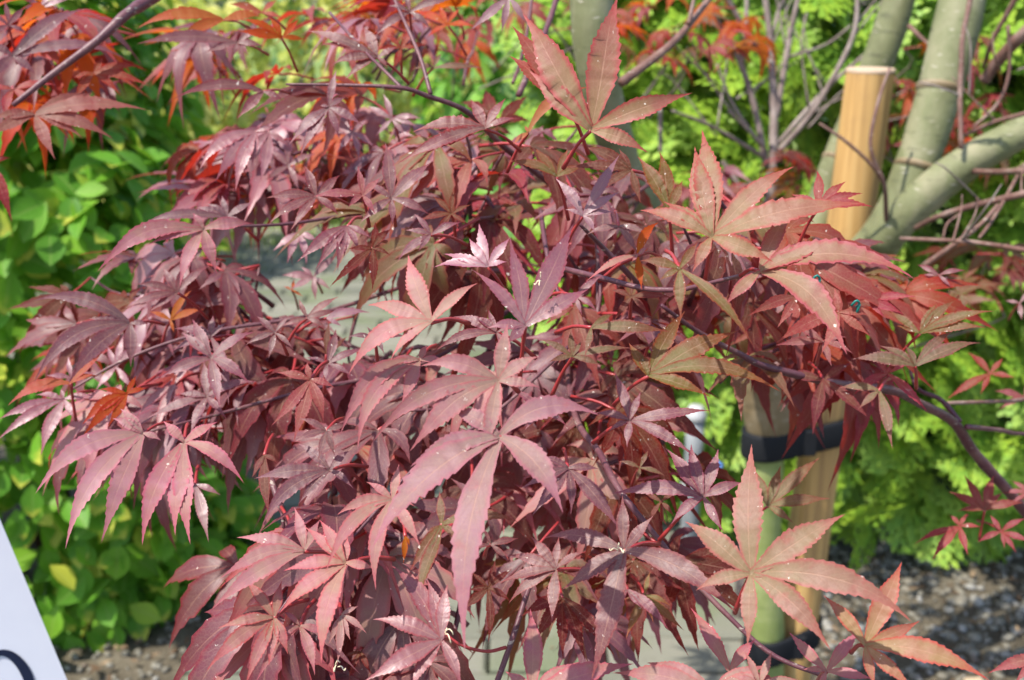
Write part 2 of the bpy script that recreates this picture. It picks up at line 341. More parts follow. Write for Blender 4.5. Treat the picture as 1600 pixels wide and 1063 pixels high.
# gravel and litter round the path
def pebble_data(c, s, rr):
    t = (1+5**.5)/2
    P = [(-1, t, 0), (1, t, 0), (-1, -t, 0), (1, -t, 0), (0, -1, t), (0, 1, t), (0, -1, -t), (0, 1, -t), (t, 0, -1), (t, 0, 1), (-t, 0, -1), (-t, 0, 1)]
    Fc = [(0, 11, 5), (0, 5, 1), (0, 1, 7), (0, 7, 10), (0, 10, 11), (1, 5, 9), (5, 11, 4), (11, 10, 2), (10, 7, 6), (7, 1, 8), (3, 9, 4), (3, 4, 2), (3, 2, 6), (3, 6, 8), (3, 8, 9), (4, 9, 5), (2, 4, 11), (6, 2, 10), (8, 6, 7), (9, 8, 1)]
    th = rr.uniform(0, 6.28); cs, sn = math.cos(th), math.sin(th); ax = (rr.uniform(.7, 1.3), rr.uniform(.6, 1), rr.uniform(.4, .7))
    out = []
    for q in P:
        k = rr.uniform(.82, 1.12)*s/1.9
        x, yy, z = q[0]*ax[0]*k, q[1]*ax[1]*k, q[2]*ax[2]*k
        out.append((c[0]+x*cs-yy*sn, c[1]+x*sn+yy*cs, c[2]+z))
    return out, Fc
J = Join(); rr = random.Random(5)
for i in range(5200):
    x = rr.uniform(.46, 1.75); y = rr.uniform(1.15, 2.5); s = rr.uniform(.004, .0135)*(1.35 if rr.random() < .12 else 1)
    J.add(*pebble_data((x, y, s*.3), s, rr))
for i in range(900):
    x = rr.uniform(-1.3, -.52); y = rr.uniform(1.3, 1.95); s = rr.uniform(.004, .011)
    J.add(*pebble_data((x, y, s*.3), s, rr))
g = J.build('gravel', [M['pebble']]); g['kind'] = 'stuff'; g['label'] = 'loose grey and tan gravel on the bed under the conifer hedge'; g['category'] = 'gravel'
J = Join()
for i in range(1500):
    x, y = (rr.uniform(.45, 1.75), rr.uniform(1.15, 2.4)) if rr.random() < .75 else (rr.uniform(-1.2, .42), rr.uniform(1.35, 2.1))
    if -.5 < x < .44 and rr.random() < .7: continue
    s = rr.uniform(.005, .013); th = rr.uniform(0, 6.28); d = Vector((math.cos(th), math.sin(th), rr.uniform(-.2, .3)))*s; e = Vector((-math.sin(th), math.cos(th), rr.uniform(-.3, .3)))*s*.4
    c = Vector((x, y, .012+rr.random()*.012 + (.016 if -.5 < x < .44 else 0)))
    J.add([c-d, c+e, c+d, c-e], [(0, 1, 2), (0, 2, 3)])
g = J.build('leaf_litter', [M['litter']]); g['kind'] = 'stuff'; g['label'] = 'dry brown leaf bits and bark chips scattered over the ground'; g['category'] = 'leaf litter'

# ------------------------------------------------------------ broad-leaved hedge and shrubs
def ovate(L, Wd, fold, curl, n=5):
    V = []; F = []; UV = []
    prof = [.0, .56, .96, 1.0, .66, 0.0]
    for i in range(n+1):
        t = i/n; w = Wd*prof[i]; z = -curl*t*t*L; k = len(V)
        if i in (0, n): V.append((0, t*L, z)); UV.append((0, t))
        else:
            V += [(-w, t*L, z+fold*w), (0, t*L, z), (w, t*L, z+fold*w)]; UV += [(-1, t), (0, t), (1, t)]
    F += [(0, 2, 1), (0, 3, 2)]
    for i in range(n-2):
        a = 1+i*3; F += [(a, a+1, a+4, a+3), (a+1, a+2, a+5, a+4)]
    a = 1+(n-2)*3; e = len(V)-1; F += [(a, a+1, e), (a+1, a+2, e)]
    return V, F, UV
def frame(pos, nrm, head, s=1.0):
    z = nrm.normalized(); y = (head - z*head.dot(z))
    if y.length < 1e-4: y = z.orthogonal()
    y.normalize(); x = y.cross(z)
    m = Matrix(((x.x, y.x, z.x, pos.x), (x.y, y.y, z.y, pos.y), (x.z, y.z, z.z, pos.z), (0, 0, 0, 1)))
    return m @ Matrix.Scale(s, 4)
def leafy(root, leaf_name, mass_name, mats, variants, places, limit=300):
    """places: (matrix, variant, size_metric). Largest-showing become parts, the rest one mass."""
    places.sort(key=lambda q: -q[2])
    inv = root.matrix_world.copy() if False else Matrix.Translation(-Vector(root.location))
    mes = [mesh(leaf_name, v[0], v[1], mats, v[2]) for v in variants]
    arr = [np.array(v[0]) for v in variants]
    J = Join()
    for k, (mx, vi, sz) in enumerate(places):
        mx = inv @ mx
        if k < limit: part(leaf_name, mes[vi], root, mx)
        else:
            A = np.array(mx); P = arr[vi] @ A[:3, :3].T + A[:3, 3]
            J.add([tuple(q) for q in P], variants[vi][1], variants[vi][2])
    if J.n: J.build(mass_name, mats, root, 'stuff')
def show(p, size, bias=0.0):
    x, y, d = proj(p)
    if -30 < x < 1630 and -30 < y < 1093 and d > 0: return size/d*FPX+bias
    return 0.0
def superbox(c, h, rr, e=3.5):
    """random point on a rounded box; returns point and outward normal"""
    while True:
        v = Vector((rr.gauss(0, 1), rr.gauss(0, 1), rr.gauss(0, 1))).normalized()
        k = (abs(v.x)**e+abs(v.y)**e+abs(v.z)**e)**(-1/e)
        q = v*k
        n = Vector((math.copysign(abs(q.x)**(e-1), q.x)/h[0], math.copysign(abs(q.y)**(e-1), q.y)/h[1], math.copysign(abs(q.z)**(e-1), q.z)/h[2])).normalized()
        return Vector((c[0]+q.x*h[0], c[1]+q.y*h[1], c[2]+q.z*h[2])), n
rr = random.Random(21)
ov = [ovate(1, .30+.05*rr.random(), .25+.2*rr.random(), rr.uniform(-.05, .25)) for _ in range(5)]
def shrub(root, mat, c, h, count, size, rr, depth=.13, limit=300, zmin=.01, face=True, noisep=.05, leaf='leaf'):
    pl = []
    tries = 0
    while len(pl) < count and tries < count*8:
        tries += 1
        p, n = superbox(c, h, rr)
        if face and n.dot(CO-p) < -.15*(CO-p).length: continue
        lump = math.sin(p.x*9+p.z*5)*math.sin(p.z*8+p.y*7)*noisep
        dp = abs(rr.gauss(0, 1))*depth*.55
        p = p - n*dp + n*lump
        if p.z < zmin: continue
        nn = (n*rr.uniform(.35, 1.0)+Vector((0, 0, rr.uniform(.15, .9)))+Vector((rr.gauss(0, .35), rr.gauss(0, .35), rr.gauss(0, .2)))).normalized()
        hd = n*.5+Vector((rr.gauss(0, .6), rr.gauss(0, .6), -.55+rr.gauss(0, .3)))
        s = size*rr.uniform(.7, 1.2)
        pl.append((frame(p, nn, hd, s), rr.randrange(5), show(p, s, -dp*200)))
    leafy(root, leaf, 'foliage', [mat], ov, pl, limit)
    # woody stems inside
    for i in range(7):
        x = c[0]+rr.uniform(-.75, .75)*h[0]; y = c[1]+rr.uniform(-.4, .4)*h[1]
        b = Vector((x, y, 0))-Vector(root.location)
        tube('stem', [b, b+Vector((rr.uniform(-.06, .06), rr.uniform(-.06, .06), h[2]*.9)), b+Vector((rr.uniform(-.12, .12), rr.uniform(-.1, .1), h[2]*1.7))], [.012, .009, .004], M['twig_brown'], root, 8, 6, .06)
    for i in range(40):
        p, n = superbox(c, h, rr); a = p-n*.22; 
        if a.z < .05: continue
        o = Vector(root.location)
        tube('twig', [a-o, a-o+n*.1+Vector((rr.gauss(0, .03), rr.gauss(0, .03), .03)), p-o-n*.01], [.0035, .0025, .0014], M['twig_brown'], root, 5, 4)

hr = thing('hedge', 'tall clipped green hedge of round pointed leaves, some tipped yellow, beside the path', 'hedge', (-1.3, 2.05, 0))
shrub(hr, M['hedge'], (-1.40, 1.98, .25), (.84, .42, 1.05), 6800, .061, random.Random(3), .16, 300)
# dark inner growth of the hedge: a second, denser layer of old leaves deeper in
rr = random.Random(8); J = Join()
for i in range(2600):
    p, n = superbox((-1.40, 2.04, .25), (.70, .31, .95), rr)
    if p.z < .05: continue
    nn = (n+Vector((rr.gauss(0, .4), rr.gauss(0, .4), rr.gauss(0, .4)))).normalized()
    v = ov[i % 5]; A = np.array(frame(p-n*abs(rr.gauss(0, .05))-Vector(hr.location), nn, Vector((rr.gauss(0, 1), rr.gauss(0, 1), -1)), .075))
    P = np.array(v[0]) @ A[:3, :3].T + A[:3, 3]; J.add([tuple(q) for q in P], v[1], v[2])
J.build('inner_foliage', [M['hedge']], hr, 'stuff')

g1 = thing('golden_shrub', 'sunlit yellow-green shrub far behind the maple, beyond the path', 'shrub', (-1.0, 5.6, 0), 'shrubs beyond the path')
shrub(g1, M['gold'], (-1.0, 5.6, .62), (.85, .6, .66), 3200, .07, random.Random(4), .2, 150)
g2 = thing('leafy_shrub', 'green broad-leaved shrub at the end of the path behind the grey trunk', 'shrub', (.12, 3.7, 0), 'shrubs beyond the path')
shrub(g2, M['shrub'], (.16, 3.75, .58), (.42, .35, .62), 1700, .085, random.Random(6), .18, 200)
g3 = thing('leafy_shrub', 'pale yellow-green shrub at the left, just beyond the end of the clipped hedge', 'shrub', (-1.75, 4.3, 0), 'shrubs beyond the path')
shrub(g3, M['gold'], (-1.75, 4.3, .55), (.7, .5, .55), 2400, .065, random.Random(9), .2, 150)
fh = thing('far_hedge', 'dark green boundary hedge across the far end of the lawn', 'hedge', (0, 9.5, 0))
shrub(fh, M['far'], (0, 9.5, .9), (6.5, .6, 1.3), 7000, .13, random.Random(12), .2, 60)
J = Join(); rr = random.Random(14)
for i in range(9000):
    x = rr.uniform(-3.2, 1.2); y = 4.6+5*rr.random()**1.7; b = Vector((x, y, .01)); h = rr.uniform(.03, .09); w = .004
    tdir = Vector((rr.gauss(0, .4), rr.gauss(0, .4), 1))*h
    J.add([b-Vector((w, 0, 0)), b+Vector((w, 0, 0)), b+tdir], [(0, 1, 2)])
o = J.build('grass', [M['blade']]); o['kind'] = 'stuff'; o['label'] = 'short sunlit grass on the lawn behind the shrubs'; o['category'] = 'grass'

# ------------------------------------------------------------ conifer hedge
def spray(rr, nb=7):
    V = []; F = []; UV = []
    def kite(a, d, L, w, z0, v0, v1):
        n = Vector((-d.y, d.x, 0)); k = len(V)
        for q, vv in ((a, v0), (a+d*L*.55+n*w, (v0+v1)/2), (a+d*L, v1), (a+d*L*.55-n*w, (v0+v1)/2)):
            V.append((q.x, q.y, q.z+z0)); UV.append((.5, vv))
        F.append((k, k+1, k+2, k+3))
    def z_of(y, x): return -.22*y*y-.25*x*x
    k0 = len(V)
    kite(Vector((0, 0, 0)), Vector((0, 1, 0)), 1.02, .035, 0, .1, 1)
    for i in range(nb):
        t = .12+.8*i/(nb-1)
        for s in (-1, 1):
            ang = R(48+rr.uniform(-8, 8)-12*t); d = Vector((s*math.sin(ang), math.cos(ang), 0)); L = (.56*(1-t)**.7+.10)*rr.uniform(.85, 1.15)
            a = Vector((0, t+(.05 if s > 0 else 0), 0))
            kite(a, d, L, .045, rr.uniform(-.02, .02), .25+t*.3, .65+.35*t)
            m = max(1, int(L/.13))
            for j in range(m):
                u = (j+.7)/(m+.3); b = a+d*(L*u)
                for s2 in (-1, 1):
                    a2 = math.atan2(d.x, d.y)+s2*R(42); d2 = Vector((math.sin(a2), math.cos(a2), 0))
                    kite(b, d2, .17*(1.15-u*.5)*rr.uniform(.8, 1.2), .042, rr.uniform(-.03, .03), .4+u*.2, .75+.25*t)
    V2 = [(x, y, z+z_of(y, x)) for x, y, z in V]
    return V2, F, UV
rr = random.Random(31)
sprays = [spray(rr, 6+i % 2) for i in range(5)]
cf = thing('conifer_hedge', 'bright lime-green feathery conifer hedge behind the timber stake', 'hedge', (1.1, 2.45, 0))
pl = []
rr = random.Random(33)
cnt = 0
while cnt < 3300:
    p, n = superbox((1.20, 2.38, .72), (1.12, .50, 1.06), rr, 3.0)
    if n.dot(CO-p) < -.1: continue
    lump = math.sin(p.x*11+p.z*4)*math.sin(p.z*9+1.3)*.06
    dp = abs(rr.gauss(0, .06)); p = p-n*dp+n*lump
    if p.z < .03+.07*abs(math.sin(p.x*6)): continue
    out = (n*.9+Vector((rr.gauss(0, .35), rr.gauss(0, .25), rr.uniform(-.25, .55)))).normalized()
    nn = Vector((rr.gauss(0, .7), rr.gauss(0, .35)-.45, .75+rr.gauss(0, .3)))
    s = .125*rr.uniform(.7, 1.25)
    pl.append((frame(p-out*s*.5, nn, out, s), rr.randrange(5), show(p, s, -dp*300))); cnt += 1
leafy(cf, 'spray', 'foliage', [M['conifer']], sprays, pl, 300)
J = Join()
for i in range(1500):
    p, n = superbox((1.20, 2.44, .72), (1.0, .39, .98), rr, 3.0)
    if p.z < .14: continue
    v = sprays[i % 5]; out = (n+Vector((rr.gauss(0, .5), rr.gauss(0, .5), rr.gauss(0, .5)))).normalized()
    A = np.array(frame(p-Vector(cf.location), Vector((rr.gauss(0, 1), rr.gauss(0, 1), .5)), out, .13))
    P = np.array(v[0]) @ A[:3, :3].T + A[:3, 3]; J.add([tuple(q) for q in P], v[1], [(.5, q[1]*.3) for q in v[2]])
J.build('inner_foliage', [M['conifer_inner_shade']], cf, 'stuff')
for i in range(5):
    x = -.85+i*.42
    tube('trunk', [(x, .05, 0), (x+rr.uniform(-.03, .03), .06, .5), (x+rr.uniform(-.05, .05), .05, 1.5)], [.028, .022, .008], M['bark_brown'], cf, 8, 8, .06)
for i in range(60):
    p, n = superbox((1.20, 2.40, .72), (1.05, .46, 1.0), rr, 3.0)
    if p.z < .1 or n.y > .4: continue
    a = p-n*.3-Vector((0, 0, .08))-Vector(cf.location); b = p-Vector(cf.location)
    tube('branch', [a, a.lerp(b, .5)+Vector((0, 0, .02)), b], [.006, .004, .0018], M['twig_brown'], cf, 5, 5)

# ------------------------------------------------------------ stake, straps, pipe, sign, edging
ST0, ST1 = Vector((.425, 1.45, 0)), Vector((.462, 1.452, .995)); SR = .0305
st = thing('timber_stake', 'round tan timber stake with a flat sawn top, tied to the maple trunk', 'stake', ST0)
V, F, UV = tube_data([ST0-ST0-Vector((0, 0, .05)), (ST1-ST0)*.5, ST1-ST0-Vector((0, 0, .004))], [SR, SR*.99, SR*1.0], 16, 28, .006, False)
part('pole', mesh('pole', V, F, M['stake'], UV), st)
V = []; F = []; e = ST1-ST0
for (r_, z_) in ((SR*.97, -.0035), (SR*1.015, -.0035), (SR*1.015, -.001), (SR*.975, .0012)):
    for j in range(28): V.append(e+Vector((math.cos(j*6.2832/28)*r_, math.sin(j*6.2832/28)*r_, z_)))
for i in range(3):
    for j in range(28): F.append((i*28+j, i*28+(j+1) % 28, (i+1)*28+(j+1) % 28, (i+1)*28+j))
F.append(tuple(range(84, 112)))
part('sawn_top', mesh('sawn_top', V, F, M['stake_end'], smooth=False), st)

TR = [Vector((.385, 1.42, -.03)), Vector((.380, 1.42, .16)), Vector((.362, 1.42, .34)), Vector((.356, 1.42, .48)), Vector((.360, 1.42, .60)), Vector((.372, 1.42, .67))]
def trunk_x(z):
    for a, b in zip(TR, TR[1:]):
        if a.z <= z <= b.z: return a.lerp(b, (z-a.z)/(b.z-a.z))
    return TR[-1]
def strap(z, label, h=.046):
    a = trunk_x(z); b = ST0.lerp(ST1, z/ST1.z); ra, rb = .0275, SR
    o = thing('tree_tie', label, 'tree tie', ((a.x+b.x)/2, (a.y+b.y)/2, z), 'black tree ties on the stake')
    c = Vector(o.location)
    pts = []
    A2 = Vector((a.x-c.x, a.y-c.y, 0)); B2 = Vector((b.x-c.x, b.y-c.y, 0)); d = (B2-A2).normalized(); ph = math.atan2(d.y, d.x)
    for k in range(15): t = ph+math.pi/2+math.pi*k/14; pts.append(A2+Vector((math.cos(t), math.sin(t), 0))*(ra+.003))
    for k in range(15): t = ph-math.pi/2+math.pi*k/14; pts.append(B2+Vector((math.cos(t), math.sin(t), 0))*(rb+.003))
    V = []; F = []; n = len(pts)
    ctr = Vector((0, 0, 0))
    for (off, zz) in ((0, -h/2), (.0035, -h/2), (.0045, -h/2+.004), (.0045, h/2-.004), (.0035, h/2), (0, h/2)):
        for k, p in enumerate(pts):
            base = A2 if k < 15 else B2
            q = p+(p-base).normalized()*off; tilt = .10*q.x
            V.append((q.x, q.y, zz+tilt))
    for i in range(6):
        for k in range(n): F.append((i*n+k, i*n+(k+1) % n, ((i+1) % 6)*n+(k+1) % n, ((i+1) % 6)*n+k))
    part('band', mesh('band', V, F, M['strap']), o)
    Vb, Fb = bevel_box_data(-.009, .009, -.019, .019, -.003, .003, .0015)
    mid = (A2+B2)/2+Vector((d.y, -d.x, 0))*(ra+.010)
    part('buckle', mesh('buckle', Vb, Fb, M['strap'], smooth=False), o, Matrix.Translation(mid) @ Matrix.Rotation(math.pi/2, 4, 'X') )
    return o
strap(.495, 'upper black rubber tree tie round the maple trunk and the timber stake', .039)
strap(.165, 'lower black rubber tree tie near the foot of the trunk and the stake', .04)

pp = thing('standpipe', 'short pale grey standpipe with a white collar and blue tap, between path and conifer hedge', 'pipe', (.335, 1.86, -.075))
tube('pipe', [(0, 0, 0), (0, 0, .2), (0, 0, .42)], [.017, .017, .017], M['grey'], pp, 6, 18)
tube('collar', [(0, 0, .285), (0, 0, .30), (0, 0, .318)], [.0205, .0215, .0205], M['white'], pp, 6, 18)
tube('cap', [(0, 0, .42), (0, 0, .43), (0, 0, .445)], [.020, .020, .012], M['white'], pp, 6, 18)
tube('tap', [(.012, -.005, .335), (.035, -.012, .335), (.048, -.015, .328)], [.007, .009, .009], M['blue'], pp, 6, 12)

# sign: thin plastic board on a cane, only its upper corner comes into the picture
SD = .80
e0, e1 = at(0, 812, SD), at(105, 1063, SD+.02)
up = (e0-e1).normalized(); rt = up.cross((CO-e0).normalized()).normalized()*-1
if rt.dot(CX) < 0: rt = -rt
nrm = rt.cross(up).normalized()
if nrm.dot(CO-e0) < 0: nrm = -nrm
top_r = e0+up*.075; wd, hg, th = .26, .235, .003
sg = thing('plant_sign', 'white plastic sign card with a navy numeral, cut off at the lower left corner', 'sign', top_r-rt*wd*.5-up*hg)
so_ = Vector(sg.location)
def sgp(u, v, w): return top_r - rt*u - up*v + nrm*w - so_
V = []; F = []
cs = []
for (cu, cv, a0) in ((.008, .008, 0), (wd-.008, .008, 1), (wd-.008, hg-.008, 2), (.008, hg-.008, 3)):
    for k in range(5):
        t = a0*math.pi/2+k/4*math.pi/2; cs.append((cu-math.cos(t)*.008, cv-math.sin(t)*.008))
for w in (0, -th):
    for u, v in cs: V.append(sgp(u, v, w))
n = len(cs); F.append(tuple(range(n))); F.append(tuple(range(2*n-1, n-1, -1)))
for k in range(n): F.append((k, n+k, n+(k+1) % n, (k+1) % n))
part('card', mesh('card', V, F, M['sign'], smooth=False), sg)
# the numeral 0, an upright oval ring raised from the card
def sign_uv(px, py):
    ray = (at(px, py, 1)-CO).normalized(); t = (top_r-CO).dot(nrm)/ray.dot(nrm); q = CO+ray*t
    return (top_r-q).dot(rt), (top_r-q).dot(up)
u0, v0 = sign_uv(16, 1068)
ra_, rb_ = .0155, .0265
V = []; F = []; N = 40
for w in (0.0002, .0010):
    for k in range(N):
        t = 2*math.pi*k/N
        for (a, b) in ((ra_, rb_), (ra_-.0068, rb_-.0042)): V.append(sgp(u0-math.cos(t)*a, v0-math.sin(t)*b, w))
for k in range(N):
    k2 = (k+1) % N; o_, i_, o2, i2 = 2*k, 2*k+1, 2*k2, 2*k2+1; b = 2*N
    F += [(b+o_, b+o2, b+i2, b+i_), (o_, o2, b+o2, b+o_), (i_, b+i_, b+i2, i2)]
part('numeral', mesh('numeral', V, F, M['navy'], smooth=False), sg)
cb = sgp(wd*.5, hg-.05, -th-.006)
tube('cane', [cb+up*.03, cb-up*.1, Vector((cb.x+.02, cb.y, -so_.z-.03))], [.006, .006, .006], M['stake'], sg, 8, 10)

eb = thing('edging_board', 'pale weathered timber edging board along the gravel at the lower right', 'edging', (1.05, 1.5, 0))
part('board', mesh('board', *bevel_box_data(-.42, .6, -.014, .014, -.03, .035, .004), M['edging'], smooth=False), eb, Matrix.Rotation(R(4), 4, 'Z'))
for x in (-.3, .3):
    part('peg', mesh('peg', *bevel_box_data(x-.015, x+.015, .017, .047, -.05, .03, .003), M['edging'], smooth=False), eb, Matrix.Rotation(R(4), 4, 'Z'))

# ------------------------------------------------------------ maple leaves
PT = [0, .08, .2, .32, .45, .58, .7, .82, .91, 1.0]; PF = [.26, .36, .64, .92, 1.0, .85, .54, .235, .10, .0]
def prof(t): return float(np.interp(t, PT, PF))
def lobes_mesh(C, lobes, nrm, N, serr=.13, fold=.22, rr=rng):
    """lobes: (tip, mid) 3D; all lobes share the vertex at the stalk so that the leaf is one blade."""
    V = [C]; UV = [(0, 0)]; F = []
    Lmean = sum((t-C).length for t, m in lobes)/len(lobes)
    for li, (tip, mid) in enumerate(lobes):
        d = tip-C; L = d.length
        if L < 1e-4: continue
        W = (.085*min(L, 1.4*Lmean)+.036*Lmean)*rr.uniform(.84, 1.14); wa = rr.uniform(-.022, .022)*L; wp = rr.uniform(0, 6.28); tw = rr.uniform(-.5, .5)
        ctrl = 2*mid-.5*(C+tip)
        rows = []; lift = nrm*(.00018*li)
        ff = fold*rr.uniform(.3, 1.5)
        for i in range(1, N+1):
            t = i/N
            p = C*(1-t)**2+ctrl*(2*t*(1-t))+tip*t*t + lift
            tg = ((ctrl-C)*(1-t)+(tip-ctrl)*t).normalized()
            wd = nrm.cross(tg)
            if wd.length < .2: wd = tg.orthogonal()
            wd.normalize(); up = tg.cross(wd)
            if up.dot(nrm) < 0: up = -up; 
            p = p + wd*(wa*math.sin(t*5.2+wp)*t) + up*(abs(wa)*.8*math.sin(t*7+wp*2)*t)
            wd = (wd+up*tw*t).normalized(); up = tg.cross(wd)
            if up.dot(nrm) < 0: up = -up
            w = W*prof(t); r1_, r2_ = rr.uniform(-.12, .12), rr.uniform(-.12, .12)
            tooth = (serr if i % 2 else -serr*.35)*rr.uniform(.5, 1.3) if .18 < t < .97 else 0
            wl_ = w*(1-tooth*rr.uniform(.6, 1.3)); wr_ = w*(1-tooth*rr.uniform(.6, 1.3))
            sh = tg*(L/N*(.55 if i % 2 == 0 else 0))*(1 if t < .95 else 0)
            k = len(V)
            if i == N: V.append(p); UV.append((0, 1)); rows.append((k, k, k))
            else:
                V += [p+wd*wl_+up*((ff+r1_)*w)+sh, p, p-wd*wr_+up*((ff+r2_)*w)+sh]; UV += [(-1, t), (0, t), (1, t)]; rows.append((k, k+1, k+2))
        a = rows[0]; F += [(0, a[1], a[0]), (0, a[2], a[1])]
        for r1, r2 in zip(rows, rows[1:]):
            if r2[0] == r2[1]: F += [(r1[0], r1[1], r2[1]), (r1[1], r1[2], r2[1])]
            else: F += [(r1[0], r1[1], r2[1], r2[0]), (r1[1], r1[2], r2[2], r2[1])]
    return V, F, UV

maple = thing('japanese_maple', 'purple-red japanese maple with deeply cut leaves, tied to the timber stake', 'tree', (.385, 1.42, 0))
MO = Vector(maple.location)
def mtube(name, pts, radii, mat, n=12, sides=8, bumps=.03, parent=None):
    return tube(name, [Vector(p)-MO for p in pts], radii, mat, parent or maple, n, sides, bumps)
trunk = mtube('trunk', TR[:4]+[TR[4]-Vector((0, 0, .05))], [.029, .027, .026, .027, .031], M['bark_green'], 18, 18, .015)
mtube('graft_union', [TR[3]+Vector((.002, 0, .015)), TR[4]-Vector((0, 0, .06)), TR[4], TR[5]+Vector((.004, 0, .0)), TR[5]+Vector((.006, 0, .02))], [.029, .040, .045, .043, .03], M['bark_brown'], 16, 20, .05, trunk)
FK = TR[-1]
limbA = mtube('limb', [FK-Vector((.004, 0, .05)), at(1300, 455, 1.45), at(1385, 362, 1.40), at(1440, 235, 1.38), at(1490, 60, 1.37), at(1515, -70, 1.37), at(1540, -300, 1.4)], [.036, .030, .027, .0265, .029, .027, .02], M['bark'], 26, 18, .02, trunk)
limbB = mtube('limb', [at(1372, 385, 1.39), at(1420, 330, 1.36), at(1500, 262, 1.33), at(1600, 205, 1.30), at(1760, 120, 1.28)], [.022, .023, .022, .019, .015], M['bark'], 18, 16, .02, trunk)
limbC = mtube('limb', [FK-Vector((.004, 0, .06)), at(1262, 400, 1.50), at(1300, 270, 1.51), at(1345, 165, 1.50), at(1392, 40, 1.48), at(1420, -60, 1.48)], [.024, .021, .020, .0215, .0225, .02], M['bark'], 22, 16, .02, trunk)
limbD = mtube('limb', [FK-Vector((.004, 0, .10)), at(1095, 440, 1.32), at(1000, 310, 1.18), at(955, 200, 1.10), at(930, 80, 1.06), at(925, -20, 1.05), at(930, -200, 1.05)], [.022, .019, .017, .019, .0205, .021, .02], M['bark'], 24, 16, .02, trunk)
# node collars on the limbs
for (x, y, d, r_, dx, dy) in ((928, 57, 1.06, .0215, 2, 14), (1468, 140, 1.373, .0285, 5, 20), (1432, 262, 1.38, .0275, 6, 16), (1350, 150, 1.50, .0222, 6, 14), (1308, 250, 1.51, .0212, 6, 14)):
    mtube('node', [at(x-dx*.25, y+dy*.3, d), at(x, y, d), at(x+dx*.25, y-dy*.3, d)], [r_*.96, r_*1.05, r_*.96], M['bark_brown'], 6, 16, .02)

def br(pts, w0, w1, mat='branch', name='branch', n=None, par=None):
    P = [at(*p) for p in pts]
    return mtube(name, P, [w0/2/FPX*pts[0][2], w1/2/FPX*pts[-1][2]], M[mat], n or (5*len(pts)), 8, .07, par)
# branches carrying the near foliage
br([(930, -160, 1.05), (620, -170, .95), (380, -90, .86), (233, 0, .82), (197, 23, .80), (153, 63, .79), (77, 120, .78), (20, 165, .77)], 22, 8)
br([(1000, 310, 1.18), (930, 330, .90), (800, 240, .76), (733, 177, .70), (667, 150, .68), (623, 137, .67), (527, 133, .67), (447, 132, .67)], 8, 4)
br([(673, 147, .68), (660, 100, .69), (647, 67, .70), (620, 7, .72), (590, -60, .75)], 7, 5)
br([(628, 138, .67), (600, 110, .68), (570, 80, .70), (515, 20, .74)], 6, 4)
br([(1095, 440, 1.30), (1040, 470, .90), (1013, 467, .72), (987, 434, .62), (940, 385, .60), (905, 350, .58)], 9, 5)
br([(880, 420, .60), (950, 437, .56), (1007, 451, .545), (1060, 453, .535), (1083, 449, .53), (1120, 440, .52), (1157, 431, .51)], 9, 6)
br([(1000, 310, 1.18), (930, 420, .92), (890, 540, .78), (898, 647, .66), (937, 708, .60), (967, 765, .56), (1027, 841, .55), (1067, 888, .55), (1133, 958, .54), (1205, 1022, .53), (1290, 1058, .52)], 7, 7)
br([(1700, 960, 1.0), (1640, 850, .92), (1590, 785, .88), (1523, 708, .84), (1490, 660, .80), (1440, 632, .76), (1393, 610, .72), (1310, 600, .68), (1200, 574, .65), (1157, 554, .64), (1093, 520, .62), (1033, 477, .60)], 18, 6)
mtube('branch', [TR[1]+Vector((.01, -.01, -.06)), Vector((.62, 1.22, .06)), at(1640, 1180, 1.05), at(1735, 1040, 1.02), at(1700, 960, 1.0)], [.012, .011, .009, .0085, .007], M['branch'], 16, 8, .05)
br([(1510, 667, .80), (1560, 672, .84), (1600, 678, .88), (1680, 670, .95)], 9, 5)
br([(1500, 660, .80), (1470, 625, .81), (1433, 607, .82), (1420, 570, .86)], 9, 5)
br([(1480, 630, .88), (1540, 628, .9), (1600, 624, .94), (1680, 600, 1.0)], 6, 7, 'twig_brown')
br([(1040, 470, .90), (870, 430, .84), (700, 430, .80), (500, 490, .76), (320, 520, .74), (200, 560, .73), (110, 610, .72)], 8, 4)
br([(890, 540, .62), (780, 640, .60), (650, 730, .58), (560, 830, .56), (480, 900, .54), (430, 965, .53)], 6, 4)
br([(870, 430, .84), (680, 560, .74), (480, 610, .70), (330, 650, .67), (230, 675, .65)], 7, 4)
br([(930, 330, .90), (760, 330, .80), (600, 330, .74), (450, 350, .70), (330, 355, .66)], 7, 4)
br([(735, 840, .62), (730, 875, .615), (720, 941, .61), (703, 1021, .60), (690, 1090, .60)], 8, 8)
br([(850, 850, .60), (820, 938, .59), (800, 1000, .58), (777, 1064, .57), (760, 1100, .57)], 9, 9)
br([(690, 985, .55), (720, 1008, .55), (760, 1018, .56), (790, 1012, .57)], 4, 6, 'stalk', 'twig')
br([(810, 150, .9), (840, 80, .92), (867, 7, .95), (880, -60, .97)], 10, 9)
br([(801, 130, .9), (812, 100, .92), (825, 43, .95), (835, -40, .97)], 6, 5)
br([(970, 130, 1.02), (1033, 83, 1.04), (1067, 50, 1.06), (1107, 0, 1.08), (1150, -60, 1.1)], 15, 8, 'twig_brown')
br([(1076, 38, 1.06), (1082, 10, 1.06), (1090, -30, 1.06)], 8, 5, 'twig_brown')
br([(845, 330, .7), (850, 370, .66), (860, 420, .64), (880, 480, .62)], 8, 6)
br([(577, 390, .74), (590, 425, .73), (604, 470, .72)], 4, 3)
